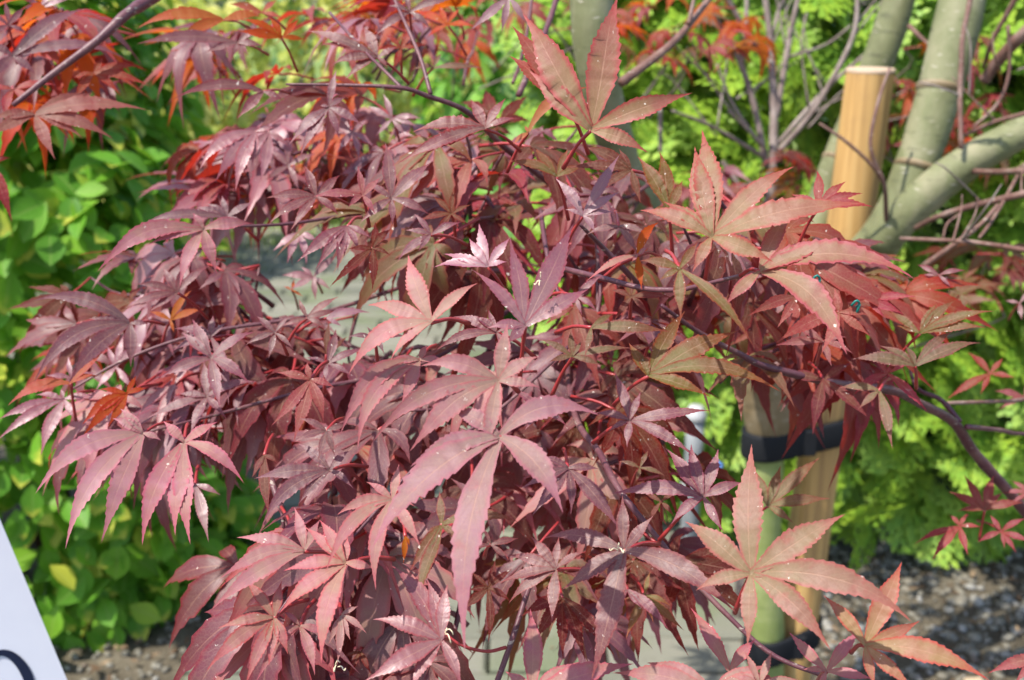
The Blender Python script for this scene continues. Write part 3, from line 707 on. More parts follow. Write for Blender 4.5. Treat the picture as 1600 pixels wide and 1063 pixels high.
# twigs by the thick limbs
for pts, w0, w1 in (
    ([(1519, -20, 1.30), (1513, 15, 1.30), (1504, 60, 1.30), (1502, 100, 1.30), (1500, 150, 1.30), (1502, 233, 1.30)], 9, 8),
    ([(1390, 107, 1.30), (1372, 160, 1.30), (1360, 223, 1.30), (1370, 262, 1.31), (1382, 290, 1.32), (1385, 347, 1.36)], 5, 8),
    ([(1280, 193, 1.30), (1320, 220, 1.30), (1362, 258, 1.31), (1380, 285, 1.32)], 4, 7),
    ([(1640, 20, 1.28), (1600, 52, 1.30), (1560, 95, 1.34), (1537, 127, 1.36)], 21, 18),
    ([(1600, -30, 1.28), (1580, 10, 1.3), (1550, 65, 1.33), (1537, 105, 1.36)], 9, 7),
    ([(1640, 165, 1.22), (1600, 178, 1.25), (1550, 192, 1.28), (1507, 212, 1.31)], 8, 6),
    ([(1640, 264, 1.18), (1600, 267, 1.2), (1560, 269, 1.26), (1522, 268, 1.31)], 11, 9),
    ([(1640, 290, 1.14), (1600, 303, 1.15), (1520, 322, 1.2), (1463, 340, 1.24), (1430, 357, 1.28)], 13, 8),
    ([(1640, 395, 1.0), (1600, 391, 1.02), (1560, 384, 1.05), (1500, 377, 1.08), (1407, 373, 1.14)], 9, 6),
    ([(1560, 320, 1.12), (1533, 350, 1.12), (1490, 383, 1.13), (1443, 416, 1.15)], 6, 10),
    ([(1590, 275, 1.2), (1565, 320, 1.16), (1545, 352, 1.12), (1530, 372, 1.1)], 6, 5),
    ([(1420, 40, 1.42), (1440, 60, 1.41), (1462, 78, 1.40)], 8, 5),
    ([(1575, 40, 1.28), (1577, 110, 1.30), (1560, 160, 1.31), (1520, 200, 1.32)], 6, 5),
    ([(1500, 335, 1.2), (1480, 350, 1.2), (1472, 380, 1.2)], 4, 3)):
    br(pts, w0, w1, 'twig_brown', 'twig')

rt = random.Random(55)
for i in range(13):
    x, y, d = rt.choice([(1560, 270, 1.24), (1520, 322, 1.2), (1500, 377, 1.08), (1560, 384, 1.05), (1490, 383, 1.13), (1550, 192, 1.28), (1577, 110, 1.30), (1502, 150, 1.30), (1600, 303, 1.15), (1372, 200, 1.3), (1550, 65, 1.33)])
    x += rt.uniform(-20, 20); a = rt.uniform(-1.4, 1.6); L = rt.uniform(25, 80); x2, y2 = x+math.sin(a)*L, y-math.cos(a)*L; b = a+rt.uniform(-.5, .5); L2 = rt.uniform(20, 60)
    d2 = d+rt.uniform(-.06, .06)
    br([(x, y, d), (x2, y2, d2), (x2+math.sin(b)*L2, y2-math.cos(b)*L2, d2)], rt.uniform(3, 4.5), rt.uniform(1.5, 2.2), rt.choice(['twig_brown', 'twig_grey']), 'twig')
# --- leaves traced by where their stalk end and lobe tips stand
OFF = {'A': 0, 'B': 354, 'C': 708}
HERO = []
def H(tile, d, mat, c, tips, tilt=None, stalk=None):
    if tile == '0': f = lambda q: (q[0], q[1])
    else: f = lambda q: ((int(tile[1])-1)*400+q[0]/3.0, OFF[tile[0]]+q[1]/3.0)
    HERO.append((d, mat, f(c), [f(t)+tuple(t[2:]) for t in tips], tilt, f(stalk) if stalk else None))

# upper right of the centre
H('A3', .50, 'b', (370, 612), [(495, -25), (850, 445), (640, 715), (235, 360), (50, 75), (80, 340)], None, (240, 790))
H('A3', .53, 'r', (260, 500), [(-15, 262), (0, 120), (120, 380)])
H('A3', .60, 'o', (75, 625), [(375, 415, .12), (0, 680), (60, 590)])
H('A3', .56, 'g', (735, 985), [(690, 712), (585, 735), (800, 850), (640, 1000)])
H('A3', .53, 'w', (330, 1015), [(505, 728), (205, 838), (250, 985), (480, 1000), (500, 905), (390, 1100)])
H('0', .49, 'b', (1112, 372), [(1096, 203), (1242, 260), (1352, 318), (1208, 412), (1083, 428), (1035, 318), (1085, 230), (1000, 330)], None, (1102, 440))
H('0', .485, 'b', (1188, 424), [(1428, 440, .10), (1327, 556, .10), (1132, 482), (1240, 330), (1310, 380)], None, (1157, 431))
H('A3', .58, 'd', (560, 800), [(330, 690), (250, 790), (500, 700), (420, 900), (600, 960)])
H('A3', .60, 'g', (210, 830), [(100, 690), (60, 760), (260, 700), (330, 780), (-20, 760)])
H('0', .47, 'g', (1062, 421), [(1178, 541), (1063, 500), (1030, 440), (1000, 410), (1090, 380)])
H('0', .52, 'g', (924, 512), [(1047, 520), (960, 490), (915, 560)])
# top
H('A2', .70, 'm', (570, 272), [(500, 125), (668, 218), (415, 375), (235, 145), (300, 215), (350, 312), (620, 330)])
H('A2', .66, 'm', (342, 505), [(378, 325), (150, 680), (205, 745), (392, 655), (505, 592), (300, 500), (420, 460)])
H('A2', .58, 'm', (1075, 605), [(1005, 465), (1175, 460), (730, 625), (660, 775), (1230, 560), (780, 740)])
H('A2', .58, 'r', (500, 920), [(478, 778), (585, 835), (265, 925), (430, 975), (560, 1010)])
H('A2', .60, 'm', (635, 935), [(600, 670), (825, 765), (815, 1010), (640, 1060), (490, 1050), (520, 860)])
H('A2', .62, 'm', (285, 925), [(230, 775), (45, 935), (395, 825), (390, 1015), (60, 1060), (160, 1090)])
H('A2', .60, 'd', (915, 1005), [(930, 880), (1010, 960), (830, 920), (760, 1040), (1000, 1060), (840, 1110)])
H('A2', .70, 'w', (1185, -10), [(1005, 145), (1150, 155), (1270, 120), (1100, -60)])
H('A2', .78, 'o', (120, 180), [(-80, 90), (-90, 150), (200, 90), (230, 190), (60, 80)])
H('A2', .85, 'o', (900, 120), [(750, 60), (800, 180), (1030, 130), (960, 40), (860, 30)])
H('A2', .78, 'r', (680, 230), [(600, 160), (640, 330), (740, 130), (800, 220), (560, 240)])
H('A2', .72, 'm', (720, 60), [(560, 170), (960, -10), (700, -40), (820, 140), (620, 30)])
H('A2', .78, 'g', (830, 320), [(1070, 325), (870, 250), (780, 300), (730, 330)])
H('A2', .80, 'w', (640, 560), [(520, 500), (560, 640), (700, 640), (780, 560), (600, 440), (760, 600)])
H('A2', .82, 'w', (450, 620), [(300, 560), (380, 720), (520, 560), (480, 760), (560, 700)])
H('A2', .84, 'w', (150, 780), [(60, 700), (40, 850), (200, 900), (280, 720), (150, 640)])
H('A2', .80, 'w', (60, 620), [(-120, 640), (-60, 760), (20, 860), (140, 560), (160, 700)])
H('A2', .86, 'o', (30, 60), [(-130, 20), (-100, 100), (100, 0), (130, 90)])
# top left
H('A1', .80, 'r', (440, 345), [(483, 272), (648, 312), (702, 412), (570, 455), (348, 485), (345, 370)])
H('A1', .76, 'r', (165, 540), [(-60, 640), (262, 750), (385, 655), (532, 655), (695, 525), (440, 442), (-40, 560)])
H('A1', .82, 'o', (165, 225), [(235, 95), (120, 150), (300, 190), (415, 80), (220, 130)])
H('A1', .78, 'm', (60, 265), [(605, 285, .06), (400, 45), (165, 350), (-60, 210), (-30, 370), (240, 130)])
H('A1', .84, 'w', (190, 35), [(320, 0), (100, 45), (200, 75), (60, -30), (260, -40)])
H('A1', .80, 'm', (40, 120), [(130, 160), (-60, 60), (-40, 170), (110, 40), (20, 10)])
H('A1', .77, 'r', (-50, 760), [(55, 1045), (50, 740), (-80, 950)])
H('A1', .78, 'r', (60, 420), [(270, 400), (20, 560), (160, 500), (-70, 420)])
H('A1', .80, 'm', (1115, 205), [(635, 212), (960, 255), (1090, 275), (1230, 130), (1240, 220)])
H('A1', .81, 'o', (1050, 95), [(638, 138, .06), (835, 192), (1230, 80), (940, 150)])
H('A1', .74, 'm', (1235, 430), [(815, 475, .08), (1110, 560), (1330, 480), (1180, 430)])
H('A1', .74, 'w', (1200, 620), [(935, 805, .10), (1010, 855), (1100, 900), (1180, 780), (1290, 600)])
H('A1', .70, 'm', (1065, 1020), [(1040, 915), (965, 955), (920, 975), (640, 1065), (1190, 950), (1150, 1080)])
# left
H('B1', .65, 'p', (955, 15), [(842, 285, .04), (1018, 225), (445, 210, .10), (690, 90), (1190, -10), (900, -60)])
H('B1', .68, 'm', (610, 458), [(160, 357, -.10), (415, 432), (465, 375), (160, 738, .14), (320, 742, .05), (612, 665), (700, 460)])
H('B1', .69, 'm', (832, 312), [(635, 272), (762, 190), (590, 385), (700, 400), (985, 185), (850, 190)])
H('B1', .78, 'w', (965, 372), [(1005, 238), (1185, 318), (1215, 250), (900, 360), (1040, 300)])
H('B1', .67, 'm', (990, 522), [(1000, 415), (815, 482), (800, 592), (1078, 840, .06), (1070, 455), (890, 470)])
H('B1', .70, 'w', (300, 812), [(-10, 905), (-20, 1010), (185, 1075), (165, 790), (378, 925), (448, 795), (288, 765)])
H('B1', .645, 'o', (595, 785), [(385, 935, .06), (378, 998), (505, 945), (465, 765), (690, 760), (640, 700)])
H('B1', .66, 'o', (330, 735), [(35, 842, .08), (470, 700), (505, 565)])
H('B1', .69, 'w', (335, 710), [(215, 700), (318, 610), (455, 690), (400, 640)])
H('B1', .77, 'w', (545, 660), [(500, 560), (630, 770), (450, 770), (640, 560), (580, 510)])
H('B1', .65, 'm', (970, 800), [(690, 905), (955, 635), (890, 985), (1065, 905), (1210, 735), (840, 790)])
H('B1', .70, 'w', (822, 742), [(638, 895), (735, 985), (800, 900), (900, 650), (860, 690)])
H('B1', .74, 'o', (800, 440), [(700, 400), (960, 390), (820, 500), (900, 300)])
H('0', .60, 'p', (223, 678), [(53, 771, .10), (101, 858, .08), (155, 848), (175, 655), (252, 690), (188, 640)])
H('0', .58, 'p', (288, 692), [(221, 853, .06), (299, 852, .04), (273, 838), (380, 757, .08), (255, 660), (340, 660)])
H('0', .62, 'w', (305, 758), [(326, 848), (283, 800), (345, 775), (275, 760)])
H('0', .63, 'm', (330, 560), [(250, 590), (300, 500), (400, 520), (345, 640), (390, 600), (285, 520)])
# centre left
H('B2', .58, 'd', (545, 105), [(345, 285), (540, 305), (430, 110), (630, 140), (560, -20), (630, 15)])
H('B2', .62, 'm', (335, 645), [(375, 480), (510, 575), (460, 705), (330, 735), (230, 620)])
H('B2', .63, 'd', (330, 600), [(345, 445), (260, 560), (430, 520)])
H('B2', .57, 'r', (255, 720), [(180, 1010), (72, 940), (320, 920), (95, 690), (370, 760), (240, 640)])
H('B2', .60, 'm', (90, 500), [(0, 420), (60, 620), (180, 580), (160, 420), (-50, 560)])
H('B2', .66, 'm', (240, 430), [(120, 470), (390, 330), (330, 480), (200, 340), (380, 400)])
H('B2', .66, 'w', (330, 430), [(540, 400), (400, 470), (460, 380)])
H('B2', .84, 'w', (270, 240), [(120, 230), (210, 190), (280, 350), (160, 300), (350, 300), (380, 130)])
H('B2', .84, 'o', (170, 300), [(130, 280), (220, 330), (180, 250)])
H('B2', .56, 'm', (555, 520), [(520, 470), (690, 440), (430, 520), (600, 600), (700, 520)])
H('B2', .475, 'p', (822, 452), [(713, 132), (522, 368), (437, 700, .14), (635, 635, .05), (1042, 272), (945, 345)], None, (1000, 455))
H('B2', .49, 'p', (765, 628), [(388, 985, .14), (468, 1045, .12), (678, 838), (600, 640), (800, 560), (900, 640)])
H('B2', .45, 'p', (1137, 728), [(1180, 455), (768, 650, .06), (548, 1015, .10), (718, 1055, .06), (1068, 1075), (1330, 615), (1330, 760)], None, (1230, 775))
H('B2', .52, 'm', (1130, 500), [(830, 590, .05), (925, 420), (1090, 390), (1240, 460), (1190, 600), (1010, 430)])
H('B2', .54, 'w', (1088, 190), [(1045, -15), (1190, 55), (880, 130), (830, 200), (1180, 170), (1000, 60)])
H('B2', .58, 'm', (820, 40), [(660, 165), (740, -60), (960, -20), (700, 20), (760, 120)])
H('B2', .60, 'm', (430, 0), [(380, 210), (190, 170), (280, 205), (410, 150), (490, 120), (540, 60)])
H('B2', .80, 'w', (200, 30), [(145, 175), (80, 120), (240, 180), (300, 80)])
H('B2', .55, 'm', (330, 960), [(180, 1010), (200, 900), (370, 1080), (430, 930), (290, 1100)])
# centre
H('B3', .47, 'w', (62, 470), [(295, -10, .0), (0, 50), (-190, 205), (362, 300), (-120, 480), (-30, 560)])
H('B3', .52, 'g', (640, 702), [(545, 545), (810, 395), (1055, 485), (1260, 785, .08), (935, 805), (600, 590)])
H('B3', .51, 'm', (552, 912), [(480, 680), (935, 872), (855, 1085), (450, 965), (540, 1040), (380, 880), (600, 780)])
H('B3', .54, 'g', (285, 612), [(130, 530), (570, 572), (420, 655), (275, 490), (170, 640), (330, 540)])
H('B3', .56, 'm', (300, 330), [(360, 310), (210, 390), (420, 230), (330, 420), (400, 400)])
H('B3', .58, 'd', (560, 330), [(460, 300), (760, 340), (480, 440), (640, 420), (560, 240)])
H('B3', .57, 'm', (500, 0), [(590, 130), (430, 80), (350, 40), (640, 40)])
H('B3', .54, 'p', (590, 135), [(340, 260), (640, 100), (560, 170)])
H('B3', .55, 'o', (590, 140), [(690, -20, .10), (610, 300), (640, 100)])
H('B3', .60, 'd', (640, 560), [(480, 640), (560, 470), (800, 500), (720, 620)])
H('B3', .56, 'm', (130, 850), [(0, 760), (60, 960), (200, 780), (260, 940), (20, 880)])
# centre low: the leaf with the longest drooping lobe
H('0', .44, 'p', (781, 683), [(724, 1022, .05), (586, 862, .08), (880, 803, -.08), (936, 653, -.16), (640, 730), (700, 640)], None, (830, 650))
H('C2', .48, 'p', (638, 222), [(515, 135), (378, 292, .04), (328, 562, .12), (562, 650, .08), (668, 55), (770, 445), (745, 255)])
H('C2', .48, 'p', (420, 517), [(228, 348), (432, 395), (105, 750), (300, 990, .04), (130, 555), (565, 545), (300, 320)])
H('C2', .50, 'p', (228, 462), [(178, 255), (302, 312), (-92, 400), (-172, 590, .06), (-210, 740), (60, 470)])
H('C2', .47, 'w', (870, 882), [(632, 525, .04), (800, 590), (548, 785), (505, 1080), (720, 1130), (965, 1110), (900, 620)], None, (930, 905))
H('C2', .49, 'p', (85, 775), [(-55, 590), (120, 600), (-230, 1030, .06), (-60, 1090), (60, 1000), (150, 950), (-180, 830)])
H('C2', .56, 'm', (345, 82), [(-10, 118), (20, 345, .08), (200, 240), (440, -10), (460, 170), (200, -40)])
H('C2', .50, 'p', (205, 812), [(-10, 1080, .05), (278, 1045), (60, 900), (330, 860), (120, 740)])
H('C2', .52, 'p', (400, 760), [(340, 900), (440, 880), (520, 850), (480, 720), (380, 1000)])
H('C2', .60, 'd', (1090, 635), [(1005, 555), (1118, 502), (1205, 545), (962, 745), (1092, 898), (990, 650), (1190, 700)])
H('C2', .58, 'd', (490, 930), [(400, 960), (440, 1050), (540, 910), (540, 1040)])
H('C2', .53, 'm', (780, 580), [(760, 650), (850, 480), (900, 700), (680, 520)])
H('C2', .54, 'g', (870, 340), [(860, 180), (790, 400), (720, 560), (740, 740), (960, 420), (1230, 330, -.06)])
H('C2', .58, 'd', (40, 10), [(60, 300), (100, 50), (-20, 120)])
H('C2', .56, 'o', (700, 390), [(690, 520), (720, 440)])
H('C2', .56, 'm', (1100, 430), [(1010, 450), (1190, 520), (1230, 400), (1050, 350)])
# lower right of centre
H('C3', .49, 'm', (527, 458), [(520, 195), (665, 295), (235, 650), (375, 1075, .03), (1055, 752, -.06), (155, 405, -.05), (440, 640)], None, (690, 425))
H('C3', .53, 'm', (207, 547), [(-20, 480), (-20, 705), (190, 800), (90, 395), (222, 395), (350, 465), (-60, 620)])
H('C3', .52, 'm', (897, 207), [(465, 187), (718, -15), (965, -20), (745, 338), (995, 375), (1090, 140), (840, -40)], None, (690, 410))
H('C3', .455, 'b', (1120, 570), [(1120, -40), (808, 318), (862, 648), (1565, 292), (1875, 800, -.08), (1495, 930, -.05), (1100, 920)], None, (1045, 750))
H('C4', .465, 'b', (455, 905), [(630, 508), (718, 790), (1040, 1070, -.05), (258, 668), (690, 1120), (500, 1110)], None, (390, 935))
H('C4', .49, 'p', (275, 1025), [(432, 828), (95, 840), (160, 1020), (500, 1062), (240, 1130)])
H('C4', .46, 'p', (-40, 1085), [(20, 930), (160, 1070), (-180, 1050), (-110, 930)])
H('0', .50, 'p', (1140, 1050), [(1078, 950), (1180, 1000), (1120, 1090)])
H('0', .47, 'p', (1112, 1078), [(958, 1048), (1010, 1036), (1200, 1040), (1250, 1075)])
H('0', .48, 'p', (832, 1085), [(906, 1034), (992, 1038), (830, 950), (790, 1050)])
H('C3', .60, 'g', (622, 668), [(535, 878), (805, 838), (745, 720), (520, 690), (650, 560), (660, 800)])
H('C3', .58, 'd', (235, 680), [(95, 885), (242, 972), (345, 980), (480, 955), (40, 770)])
H('C3', .55, 'm', (262, 72), [(500, 365), (275, 292), (90, 300), (405, 80), (130, 20), (40, 170)])
H('C3', .56, 'm', (540, 640), [(735, 830), (440, 780), (620, 740)])
H('C3', .60, 'g', (600, 70), [(500, 40), (720, 110), (580, 140), (640, -10)])
H('C3', .58, 'd', (700, 230), [(620, 190), (760, 300), (640, 330), (780, 180)])
H('C4', .66, 'g', (0, 250), [(245, 20), (295, 220), (-60, 80), (120, 330), (60, 60)])
# right
H('B4', .60, 'g', (712, 503), [(560, 395), (800, 355), (885, 345), (1062, 402), (1025, 478), (600, 470)])
H('B4', .59, 'g', (690, 655), [(868, 490), (520, 560), (390, 622), (1000, 550), (640, 560)], None, (695, 760))
H('B4', .66, 'r', (560, 690), [(398, 795), (748, 878), (500, 612), (660, 640), (590, 640)])
H('B4', .64, 'g', (520, 770), [(585, 1045), (420, 860), (330, 760)])
H('B4', .66, 'd', (260, 720), [(60, 690), (210, 980), (390, 640), (490, 920), (300, 820)])
H('B4', .90, 'r', (1042, 692), [(935, 588), (1102, 618), (1158, 710), (840, 815), (995, 792)])
H('B4', .95, 'r', (1200, 800), [(1085, 860), (1060, 770), (1240, 700), (1280, 850)])
H('B4', .56, 'r', (330, 405), [(35, 550), (480, 520), (310, 290), (250, 600), (470, 420)])
H('B4', .60, 'r', (260, 540), [(30, 560), (370, 520), (130, 470), (300, 660), (400, 600)])
H('B4', .62, 'r', (470, 340), [(300, 360), (700, 330), (550, 430), (520, 270), (640, 420)])
H('B4', .58, 'r', (130, 330), [(-100, 420), (40, 250), (250, 300), (40, 480), (200, 420)])
H('B4', .74, 'm', (800, 230), [(930, 205), (720, 230), (700, 180), (860, 290)])
H('B4', 1.0, 'g', (900, 320), [(960, 380), (880, 250), (840, 300), (930, 410)])
H('B4', .95, 'm', (1180, 360), [(1110, 350), (1240, 300), (1190, 440)])
H('C4', .82, 'r', (1015, 270), [(845, 182), (920, 100), (1060, 105), (1198, 235), (880, 275), (1100, 190)])
H('C4', .80, 'r', (900, 345), [(683, 430), (770, 510), (935, 482), (850, 290), (1000, 350), (930, 290)])
H('C4', .81, 'r', (1095, 370), [(1165, 470), (1240, 420), (980, 420), (1040, 290), (1210, 310), (1110, 450)])
H('C4', .86, 'r', (1230, 190), [(1090, 190), (1140, 130), (1260, 90), (1130, 250)])
H('C4', .60, 'r', (1290, 960), [(1030, 1035), (1200, 880), (1150, 1090)])
H('A4', .60, 'r', (235, 975), [(110, 910), (230, 800), (365, 850), (445, 910), (495, 975), (60, 1000)])

# fill of the crown, in rounded clumps
KEEP_OPEN = [(440, 385, 50, 60), (590, 455, 60, 42), (1075, 690, 60, 60), (848, 385, 22, 28), (1060, 985, 70, 50), (760, 1000, 50, 40), (1010, 210, 50, 60), (400, 740, 40, 45), (1240, 760, 70, 60), (1090, 560, 30, 40), (460, 60, 70, 60), (690, 110, 90, 40)]
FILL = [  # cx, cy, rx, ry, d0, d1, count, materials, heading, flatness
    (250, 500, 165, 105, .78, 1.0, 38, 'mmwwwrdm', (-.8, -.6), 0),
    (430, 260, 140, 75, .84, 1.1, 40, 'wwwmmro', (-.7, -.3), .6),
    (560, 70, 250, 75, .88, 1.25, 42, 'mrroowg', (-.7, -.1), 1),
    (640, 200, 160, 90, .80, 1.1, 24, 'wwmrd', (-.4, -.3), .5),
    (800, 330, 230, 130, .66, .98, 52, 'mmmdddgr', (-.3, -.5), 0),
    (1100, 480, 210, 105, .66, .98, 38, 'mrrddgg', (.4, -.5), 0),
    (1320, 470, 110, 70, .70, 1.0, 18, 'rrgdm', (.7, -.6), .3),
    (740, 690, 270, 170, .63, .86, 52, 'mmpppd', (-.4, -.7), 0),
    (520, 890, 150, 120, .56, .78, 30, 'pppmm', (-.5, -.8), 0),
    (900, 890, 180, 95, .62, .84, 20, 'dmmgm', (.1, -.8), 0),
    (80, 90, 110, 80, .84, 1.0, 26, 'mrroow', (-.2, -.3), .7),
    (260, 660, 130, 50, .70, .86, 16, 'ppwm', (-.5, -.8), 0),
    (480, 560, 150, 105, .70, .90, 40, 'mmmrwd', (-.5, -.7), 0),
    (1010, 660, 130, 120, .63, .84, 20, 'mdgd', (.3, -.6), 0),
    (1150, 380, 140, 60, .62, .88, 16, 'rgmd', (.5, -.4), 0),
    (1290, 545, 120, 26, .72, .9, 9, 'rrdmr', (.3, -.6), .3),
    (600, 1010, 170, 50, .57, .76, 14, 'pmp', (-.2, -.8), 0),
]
rr = random.Random(77)
def generic(rr, N=14):
    k = rr.choice([5, 7, 7]); C = Vector((0, 0, 0)); lob = []
    droop = rr.uniform(.25, .85)
    for a, l in zip(([-112, -68, -33, 0, 33, 68, 112] if k == 7 else [-80, -38, 0, 38, 80]), ([.30, .62, .95, 1.12, .95, .62, .30] if k == 7 else [.48, .92, 1.12, .92, .48])):
        a = R(a+rr.uniform(-6, 6)); l *= rr.uniform(.88, 1.1)
        tip = Vector((math.sin(a)*l, math.cos(a)*l, -droop*l*rr.uniform(.6, 1.4)))
        sw = rr.uniform(-.07, .07)
        mid = Vector((math.sin(a)*l*.5+sw*math.cos(a), math.cos(a)*l*.5-sw*math.sin(a), -droop*l*.16+.04))
        lob.append((tip, mid))
    return lobes_mesh(C, lob, Vector((0, 0, 1)), N, .10, .25, rr)
GEN = [generic(rr) for _ in range(10)]
GENM = {}
def gen_mesh(vi, mk):
    if (vi, mk) not in GENM: GENM[(vi, mk)] = mesh('leaf', GEN[vi][0], GEN[vi][1], M[mk], GEN[vi][2])
    return GENM[(vi, mk)]
stalk_V = tube_data([(0, 0, -.005), (0, -.25, -.06), (.03, -.55, -.20)], [.018, .016, .02], 5, 5, 0, True, rr)
stalk_me = mesh('leaf_stalk', *stalk_V[:2], M['stalk'], stalk_V[2])

items = []   # (size_px, kind, data)
for cx, cy, rx, ry, d0, d1, cnt, mk, hd, fl in FILL:
    got = 0
    while got < cnt:
        a = rr.uniform(0, 6.283); q = math.sqrt(rr.random()); x = cx+math.cos(a)*rx*q; y = cy+math.sin(a)*ry*q
        if any(((x-kx)/(kw+45))**2+((y-ky)/(kh+45))**2 < 1 for kx, ky, kw, kh in KEEP_OPEN): 
            if rr.random() < .93: 
                got += .2; continue
        d = d0+(d1-d0)*rr.random(); p = at(x, y, d)
        nn = (Vector((rr.gauss(0, .3), -.45*(1-fl)+rr.gauss(0, .3), .85+rr.gauss(0, .2)))).normalized()
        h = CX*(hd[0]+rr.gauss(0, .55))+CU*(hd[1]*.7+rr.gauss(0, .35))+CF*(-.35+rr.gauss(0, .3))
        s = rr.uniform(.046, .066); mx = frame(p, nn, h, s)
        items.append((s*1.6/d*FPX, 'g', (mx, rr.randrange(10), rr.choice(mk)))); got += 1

TOCAM = lambda p: (CO-p).normalized()
def hero_build(spec):
    d, mk, c, tips, tilt, stalk = spec
    C = at(c[0], c[1], d)
    nn = (TOCAM(C)*.80+Vector((rng.gauss(0, .14), 0, .52+rng.gauss(0, .10)))).normalized()
    lob = []; px = 0
    for t in tips:
        ray = (at(t[0], t[1], 1.0)-CO); k = (C-CO).dot(nn)/ray.dot(nn); P = CO+ray*k
        lat = (math.hypot(t[0]-c[0], t[1]-c[1]))/FPX*d
        dd = max(-.55*lat, min(.55*lat, (P-CO).dot(CF)-d))
        P = at(t[0], t[1], d+dd); D = P-C; L = D.length
        b = t[2] if len(t) > 2 else rng.uniform(-.03, .03)
        mid = (C+P)/2 + nn*(.07*L) + Vector((0, 0, 1))*(.035*L*abs(D.normalized().x))
        if b:
            side = nn.cross(D).normalized()
            if len(t) > 2:
                if side.z < 0: side = -side
                if b < 0 and False: pass
                mid += side*abs(b)*L
            else: mid += side*b*L
        lob.append((P, mid)); px = max(px, math.hypot(t[0]-c[0], t[1]-c[1]))
    off = C
    lob = [(p-off, m-off) for p, m in lob]
    V, F, UV = lobes_mesh(Vector((0, 0, 0)), lob, nn, 34 if px > 90 else 20, .10, .22)
    mean = Vector((0, 0, 0))
    for p, m in lob: mean += p
    mean /= len(lob)
    if stalk: e = at(stalk[0], stalk[1], d+.02)-off
    else:
        e = (-mean.normalized() if mean.length > .005 else Vector((0, .5, -.5)))*.018 - nn*.016 + CF*.012
    return C, (V, F, UV), e, px*1.6
for sp in HERO:
    C, data, e, px = hero_build(sp); items.append((px, 'h', (C, data, e, sp[1])))
items.sort(key=lambda q: -q[0])
JM = {}
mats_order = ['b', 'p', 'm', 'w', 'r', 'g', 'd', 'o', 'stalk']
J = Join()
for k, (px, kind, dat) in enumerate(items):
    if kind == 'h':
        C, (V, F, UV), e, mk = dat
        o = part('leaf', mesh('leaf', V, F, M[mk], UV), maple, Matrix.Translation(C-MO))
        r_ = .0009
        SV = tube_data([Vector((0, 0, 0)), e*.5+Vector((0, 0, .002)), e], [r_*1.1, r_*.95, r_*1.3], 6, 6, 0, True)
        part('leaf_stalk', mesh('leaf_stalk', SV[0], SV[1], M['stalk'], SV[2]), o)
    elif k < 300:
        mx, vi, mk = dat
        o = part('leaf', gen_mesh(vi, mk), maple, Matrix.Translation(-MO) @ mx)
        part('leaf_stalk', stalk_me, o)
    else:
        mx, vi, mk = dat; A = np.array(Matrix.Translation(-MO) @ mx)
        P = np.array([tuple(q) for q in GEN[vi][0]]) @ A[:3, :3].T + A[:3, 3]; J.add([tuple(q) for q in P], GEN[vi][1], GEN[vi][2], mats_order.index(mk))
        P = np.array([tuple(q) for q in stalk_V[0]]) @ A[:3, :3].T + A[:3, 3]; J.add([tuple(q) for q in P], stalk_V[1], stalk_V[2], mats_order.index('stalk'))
if J.n: J.build('inner_foliage', [M[k] for k in mats_order], maple, 'stuff')
# fine twigs running through the clumps to the stalk ends
gi = [q for q in items if q[1] == 'g']
for k in range(0, len(gi), 3):
    mx = gi[k][2][0]; e = mx @ Vector((.03, -.55, -.2)); best = None
    for q in gi:
        if q is gi[k]: continue
        e2 = q[2][0] @ Vector((.03, -.55, -.2)); dd = (e2-e).length
        if .04 < dd < .16 and (best is None or dd < best[0]): best = (dd, e2)
    if best:
        e2 = best[1]; ext = e2+(e2-e)*.5
        mtube('twig', [e, (e+e2)/2+Vector((rr.gauss(0, .004), rr.gauss(0, .004), -.006)), e2, ext+Vector((0, .01, -.01))], [.0009, .0013, .0017, .002], M['branch'], 8, 5, .05)

# dried flower remains caught on a few leaves
mm = NM('dried_flower'); n = mm.noise(900, 3, mm.objco()); M['dry'] = mm.done(mm.principled(mm.mix(n, (.5, .38, .2), (.75, .66, .48)), .7, .3))
rd = random.Random(3)
for (x, y, d) in ((965, 858, .478), (692, 992, .462), (527, 1042, .47), (845, 436, .465)):
    c = at(x, y, d); JD = Join()
    for q in range(3):
        a = rd.uniform(0, 6.28); u = CX*math.cos(a)+CU*math.sin(a)*.7-CF*.3
        P0 = CX*rd.uniform(-.001, .001)+CU*rd.uniform(-.001, .001)
        JD.add(*tube_data([P0, P0+u*.002+CU*.001, P0+u*.0035-CF*.001, P0+u*.004+CU*rd.uniform(-.002, .002)], [.00015, .0003, .00022, .0003], 8, 5, .1, True, rd))
    part('flower_remnant', mesh('flower_remnant', JD.V, JD.F, M['dry'], JD.UV), maple, Matrix.Translation(c-MO))
# little teal clips on the twigs at the right
for (x, y, lab) in ((1275, 433, 'small teal plastic plant clip, upper of two among the crimson maple leaves'), (1337, 472, 'small teal plastic plant clip, lower of two among the crimson maple leaves')):
    c = at(x, y, .555); o = thing('plant_clip', lab, 'plant clip', c, 'teal clips in the maple')
    tube('loop', [(-.002, 0, -.002), (.0, -.001, .001), (.002, 0, -.001), (.0005, .001, -.003)], [.0006, .0007, .0006, .0005], M['teal'], o, 8, 6)
    tube('tail', [(.002, 0, -.001), (.0015, 0, -.004), (.001, .001, -.0065)], [.0008, .0008, .0006], M['teal'], o, 5, 6)

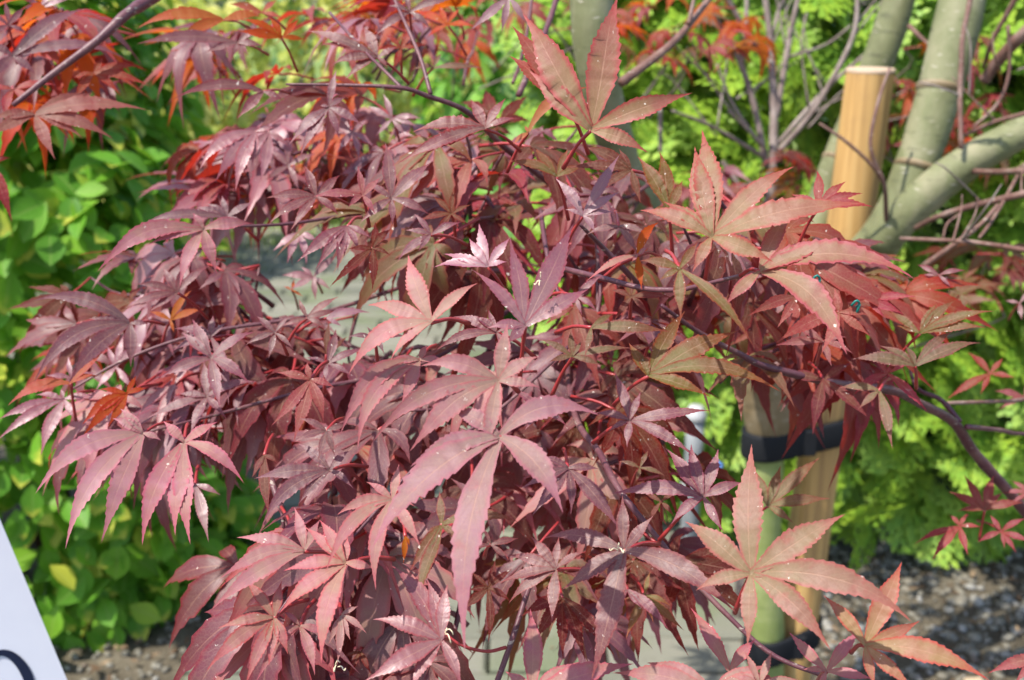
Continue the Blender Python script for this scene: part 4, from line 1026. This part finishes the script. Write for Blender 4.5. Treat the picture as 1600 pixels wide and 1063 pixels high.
# ------------------------------------------------------------ young maple behind, mostly bare grey twigs below, orange-red leaves above
bm_base = at(1207, 270, 1.72)
ym = thing('japanese_maple', 'young thin maple with bare grey twigs in front of the lime conifer hedge', 'tree', (bm_base.x, bm_base.y, 0))
YO = Vector(ym.location)
def ybr(pts, w0, w1, name='branch'):
    return tube(name, [at(*p)-YO for p in pts], [w0/2/FPX*pts[0][2], w1/2/FPX*pts[-1][2]], M['twig_grey'], ym, 5*len(pts), 8, .06)
tube('trunk', [Vector((0, 0, -.03)), Vector((.004, 0, .35)), Vector((-.004, 0, .6)), bm_base-YO], [.014, .012, .0105, .0095], M['twig_grey'], ym, 14, 10, .05)
for pts, w0, w1 in (
    ([(1207, 275, 1.72), (1209, 170, 1.72), (1203, 60, 1.72), (1192, -30, 1.72)], 15, 9), ([(1212, 185, 1.72), (1232, 70, 1.72), (1250, -20, 1.72)], 11, 8),
    ([(1214, 240, 1.72), (1262, 185, 1.70), (1300, 125, 1.69), (1335, 50, 1.68), (1340, -20, 1.68)], 10, 7), ([(1215, 225, 1.72), (1290, 140, 1.74), (1352, 85, 1.76)], 8, 6),
    ([(1198, 262, 1.72), (1177, 160, 1.71), (1153, 90, 1.70), (1127, 43, 1.69), (1100, 0, 1.68)], 11, 6), ([(1158, 100, 1.70), (1165, 50, 1.70), (1167, -20, 1.7)], 8, 6),
    ([(1193, 90, 1.71), (1160, 40, 1.68), (1130, -15, 1.66)], 9, 8), ([(1198, 240, 1.72), (1147, 167, 1.70), (1120, 100, 1.69)], 7, 4),
    ([(1200, 250, 1.72), (1117, 200, 1.66), (1050, 173, 1.62)], 7, 4), ([(1195, 232, 1.71), (1165, 200, 1.68), (1138, 174, 1.66)], 5, 4),
    ([(1230, 90, 1.72), (1290, 70, 1.73), (1330, 40, 1.73)], 5, 4), ([(1205, 100, 1.72), (1210, 40, 1.73), (1225, -10, 1.73)], 6, 4)):
    ybr(pts, w0, w1)
for pts in ([(1128, 252, 1.66), (1145, 275, 1.66), (1165, 305, 1.66)], [(1031, 170, 1.6), (1032, 205, 1.6), (1032, 238, 1.6)]):
    ybr(pts, 8, 6, 'twig')
rr = random.Random(91)
starts = [(1209, 170, 1.72), (1203, 60, 1.72), (1232, 70, 1.72), (1262, 185, 1.70), (1300, 125, 1.69), (1335, 50, 1.68), (1290, 140, 1.74), (1177, 160, 1.71), (1153, 90, 1.70), (1193, 90, 1.71), (1117, 200, 1.66), (1147, 167, 1.70)]
for i in range(18):
    x, y, d = rr.choice(starts); x += rr.uniform(-4, 4); y += rr.uniform(-20, 20)
    a = rr.uniform(-1.1, 1.1); L = rr.uniform(40, 110); x2, y2 = x+math.sin(a)*L, y-math.cos(a)*L; b = a+rr.uniform(-.4, .4); L2 = rr.uniform(25, 70)
    d2 = d+rr.uniform(-.06, .06)
    ybr([(x, y, d), (x2, y2, d2), (x2+math.sin(b)*L2, y2-math.cos(b)*L2, d2+rr.uniform(-.03, .03))], rr.uniform(3, 4.5), rr.uniform(1.5, 2.2), 'twig')
pl = []; ylv = []
REG = [(720, 25, 230, 45, 1.35, 1.9, 26, 'oorrg'), (1060, 45, 130, 55, 1.4, 1.9, 26, 'orrog'), (1480, 150, 130, 110, 1.6, 1.85, 30, 'oggrd'), (1090, 290, 90, 25, 1.45, 1.7, 12, 'rrm'), (1250, 270, 60, 40, 1.6, 1.8, 10, 'rgd'), (1520, 430, 90, 60, 1.3, 1.6, 12, 'rgd')]
for cx, cy, rx, ry, d0, d1, cnt, mk in REG:
    for i in range(cnt):
        a = rr.uniform(0, 6.283); q = math.sqrt(rr.random()); d = rr.uniform(d0, d1)
        p = at(cx+math.cos(a)*rx*q, cy+math.sin(a)*ry*q, d)
        nn = Vector((rr.gauss(0, .35), rr.gauss(-.2, .35), .9)).normalized(); s = rr.uniform(.042, .06)
        h = Vector((rr.gauss(0, 1), -.5+rr.gauss(0, .6), -.3))
        o = part('leaf', gen_mesh(rr.randrange(10), rr.choice(mk)), ym, Matrix.Translation(-YO) @ frame(p, nn, h, s))
        part('leaf_stalk', stalk_me, o)
        if i % 3 == 0:
            e = (Matrix.Translation(-YO) @ frame(p, nn, h, s)) @ Vector((.03, -.55, -.2))
            tube('twig', [e, e+Vector((rr.gauss(0, .03), .05, -.03)), e+Vector((rr.gauss(0, .06), .12, -.10))], [.001, .0014, .002], M['twig_grey'], ym, 6, 5)
